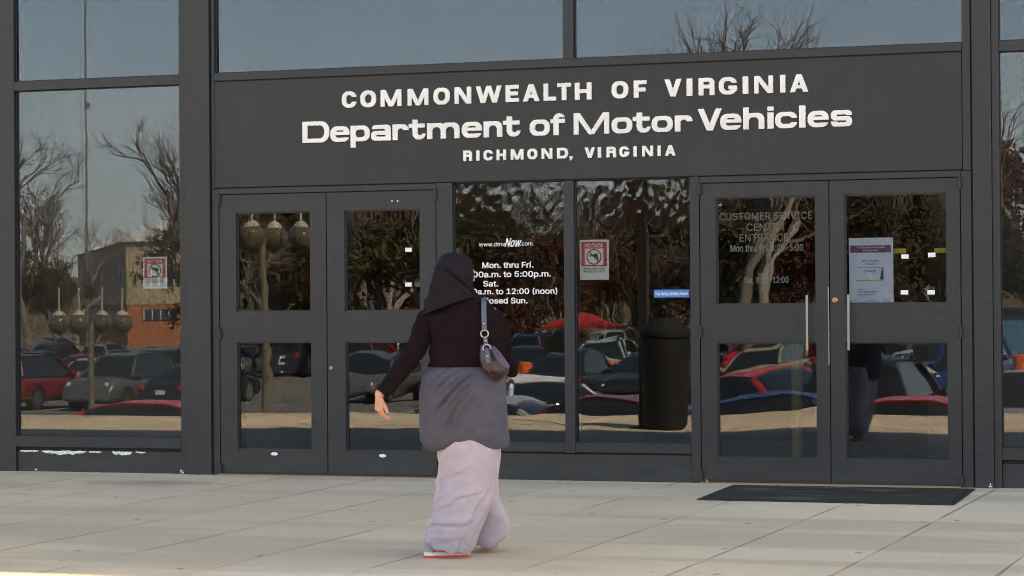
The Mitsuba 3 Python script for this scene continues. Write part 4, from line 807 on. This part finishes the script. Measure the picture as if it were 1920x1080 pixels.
for face in (0, 1):
    for i in range(7 if face == 0 else 14):
        for z0, z1, wd in ((2.6, 3.7, 3.2), (6.0, 8.7, 2.8)):
            u0 = 1.6 + i*4.1 + wd
            w_ = bx(u0-wd, u0, .02, .14, z0, z1) if face == 0 else bx(-.14, -.02, -u0, -u0+wd, z0, z1)
            ps = cat([bx(u0-wd*k/4-.05, u0-wd*k/4+.05, .141, .19, z0, z1) if face == 0 else bx(-.19, -.141, -u0+wd*k/4-.05, -u0+wd*k/4+.05, z0, z1) for k in range(5)])
            wk = local(bk, 'window', w_, WINM, M); local(wk, 'frame', ps, FRAMEW, M)
bk = thing('blue_shed', 'low blue storage shed mirrored in the right window', 'shed'); x, y = opp(6.22, 75.), -75.; z = float(lot_z(y))
part(bk, 'wall', bx(x-1.6, x+1.6, y-1.2, y+1.2, z, z+2.3), mat('blue_panel', pr((.09, .22, .36), .6))); part(bk, 'roof', bx(x-1.8, x+1.8, y-1.4, y+1.4, z+2.3, z+2.45), PLASTIC)
# wooded rise that closes the view
HILLM = mat('leaf_litter', pr(proc(lambda p, n, uv: mix((.10, .065, .035), (.06, .055, .03), fbm(p.x*.08, p.y*.08, p.z*.2, 3))), .95))
hx = np.linspace(-420, 320, 75); hy = np.array([-290, -310, -340, -380, -440, -520.]); hz = np.array([-3.6, 0, 4, 7, 8, -3.6])
hv = np.array([[(x, y, z*(1 if z < 0 else .75+.5*meshkit.noise(np.array([x/60, y/60, 2.])))) for x in hx] for y, z in zip(hy, hz)]); m_ = len(hx)
i, j = np.meshgrid(np.arange(len(hy)-1), np.arange(m_-1), indexing='ij')
part(None, 'hills', (hv.reshape(-1, 3), np.stack([i*m_+j, (i+1)*m_+j, (i+1)*m_+j+1, i*m_+j+1], -1).reshape(-1, 4)), HILLM, smooth=True); labels['hills'] = {'kind': 'structure'}
# litter bin and column just outside the picture on the left, whose mirror images darken the second middle window
t = thing('litter_bin', 'black round litter bin standing on the plaza mirrored in the middle window', 'litter bin'); x, y = opp(3.53, 6.9), -6.9; z = SLOPE*y
BINM = mat('black_bin_plastic', pr((.007, .007, .007), .7))
part(t, 'body', tube([(x, y, z), (x, y, z+.04), (x, y, z+.9), (x, y, z+.95)], [.19, .22, .26, .24], 20), BINM, smooth=40); part(t, 'lid', tube([(x, y, z+.95), (x, y, z+.99), (x, y, z+1.13)], [.27, .27, .12], 20), BINM, smooth=40)
t = thing('steel_post', 'slim dark square post standing beside the litter bin, mirrored in the middle window', 'post'); x, y = opp(3.375, 7.1), -7.1
part(t, 'shaft', bx(x-.05, x+.05, y-.05, y+.05, SLOPE*y, 3.2, .006), mat('dark_bronze_paint', pr((.03, .028, .022), .5))); part(t, 'foot_plate', bx(x-.11, x+.11, y-.11, y+.11, SLOPE*y, SLOPE*y+.014, .002), PLASTIC); part(t, 'cap', bx(x-.06, x+.06, y-.06, y+.06, 3.201, 3.23, .004), PLASTIC)
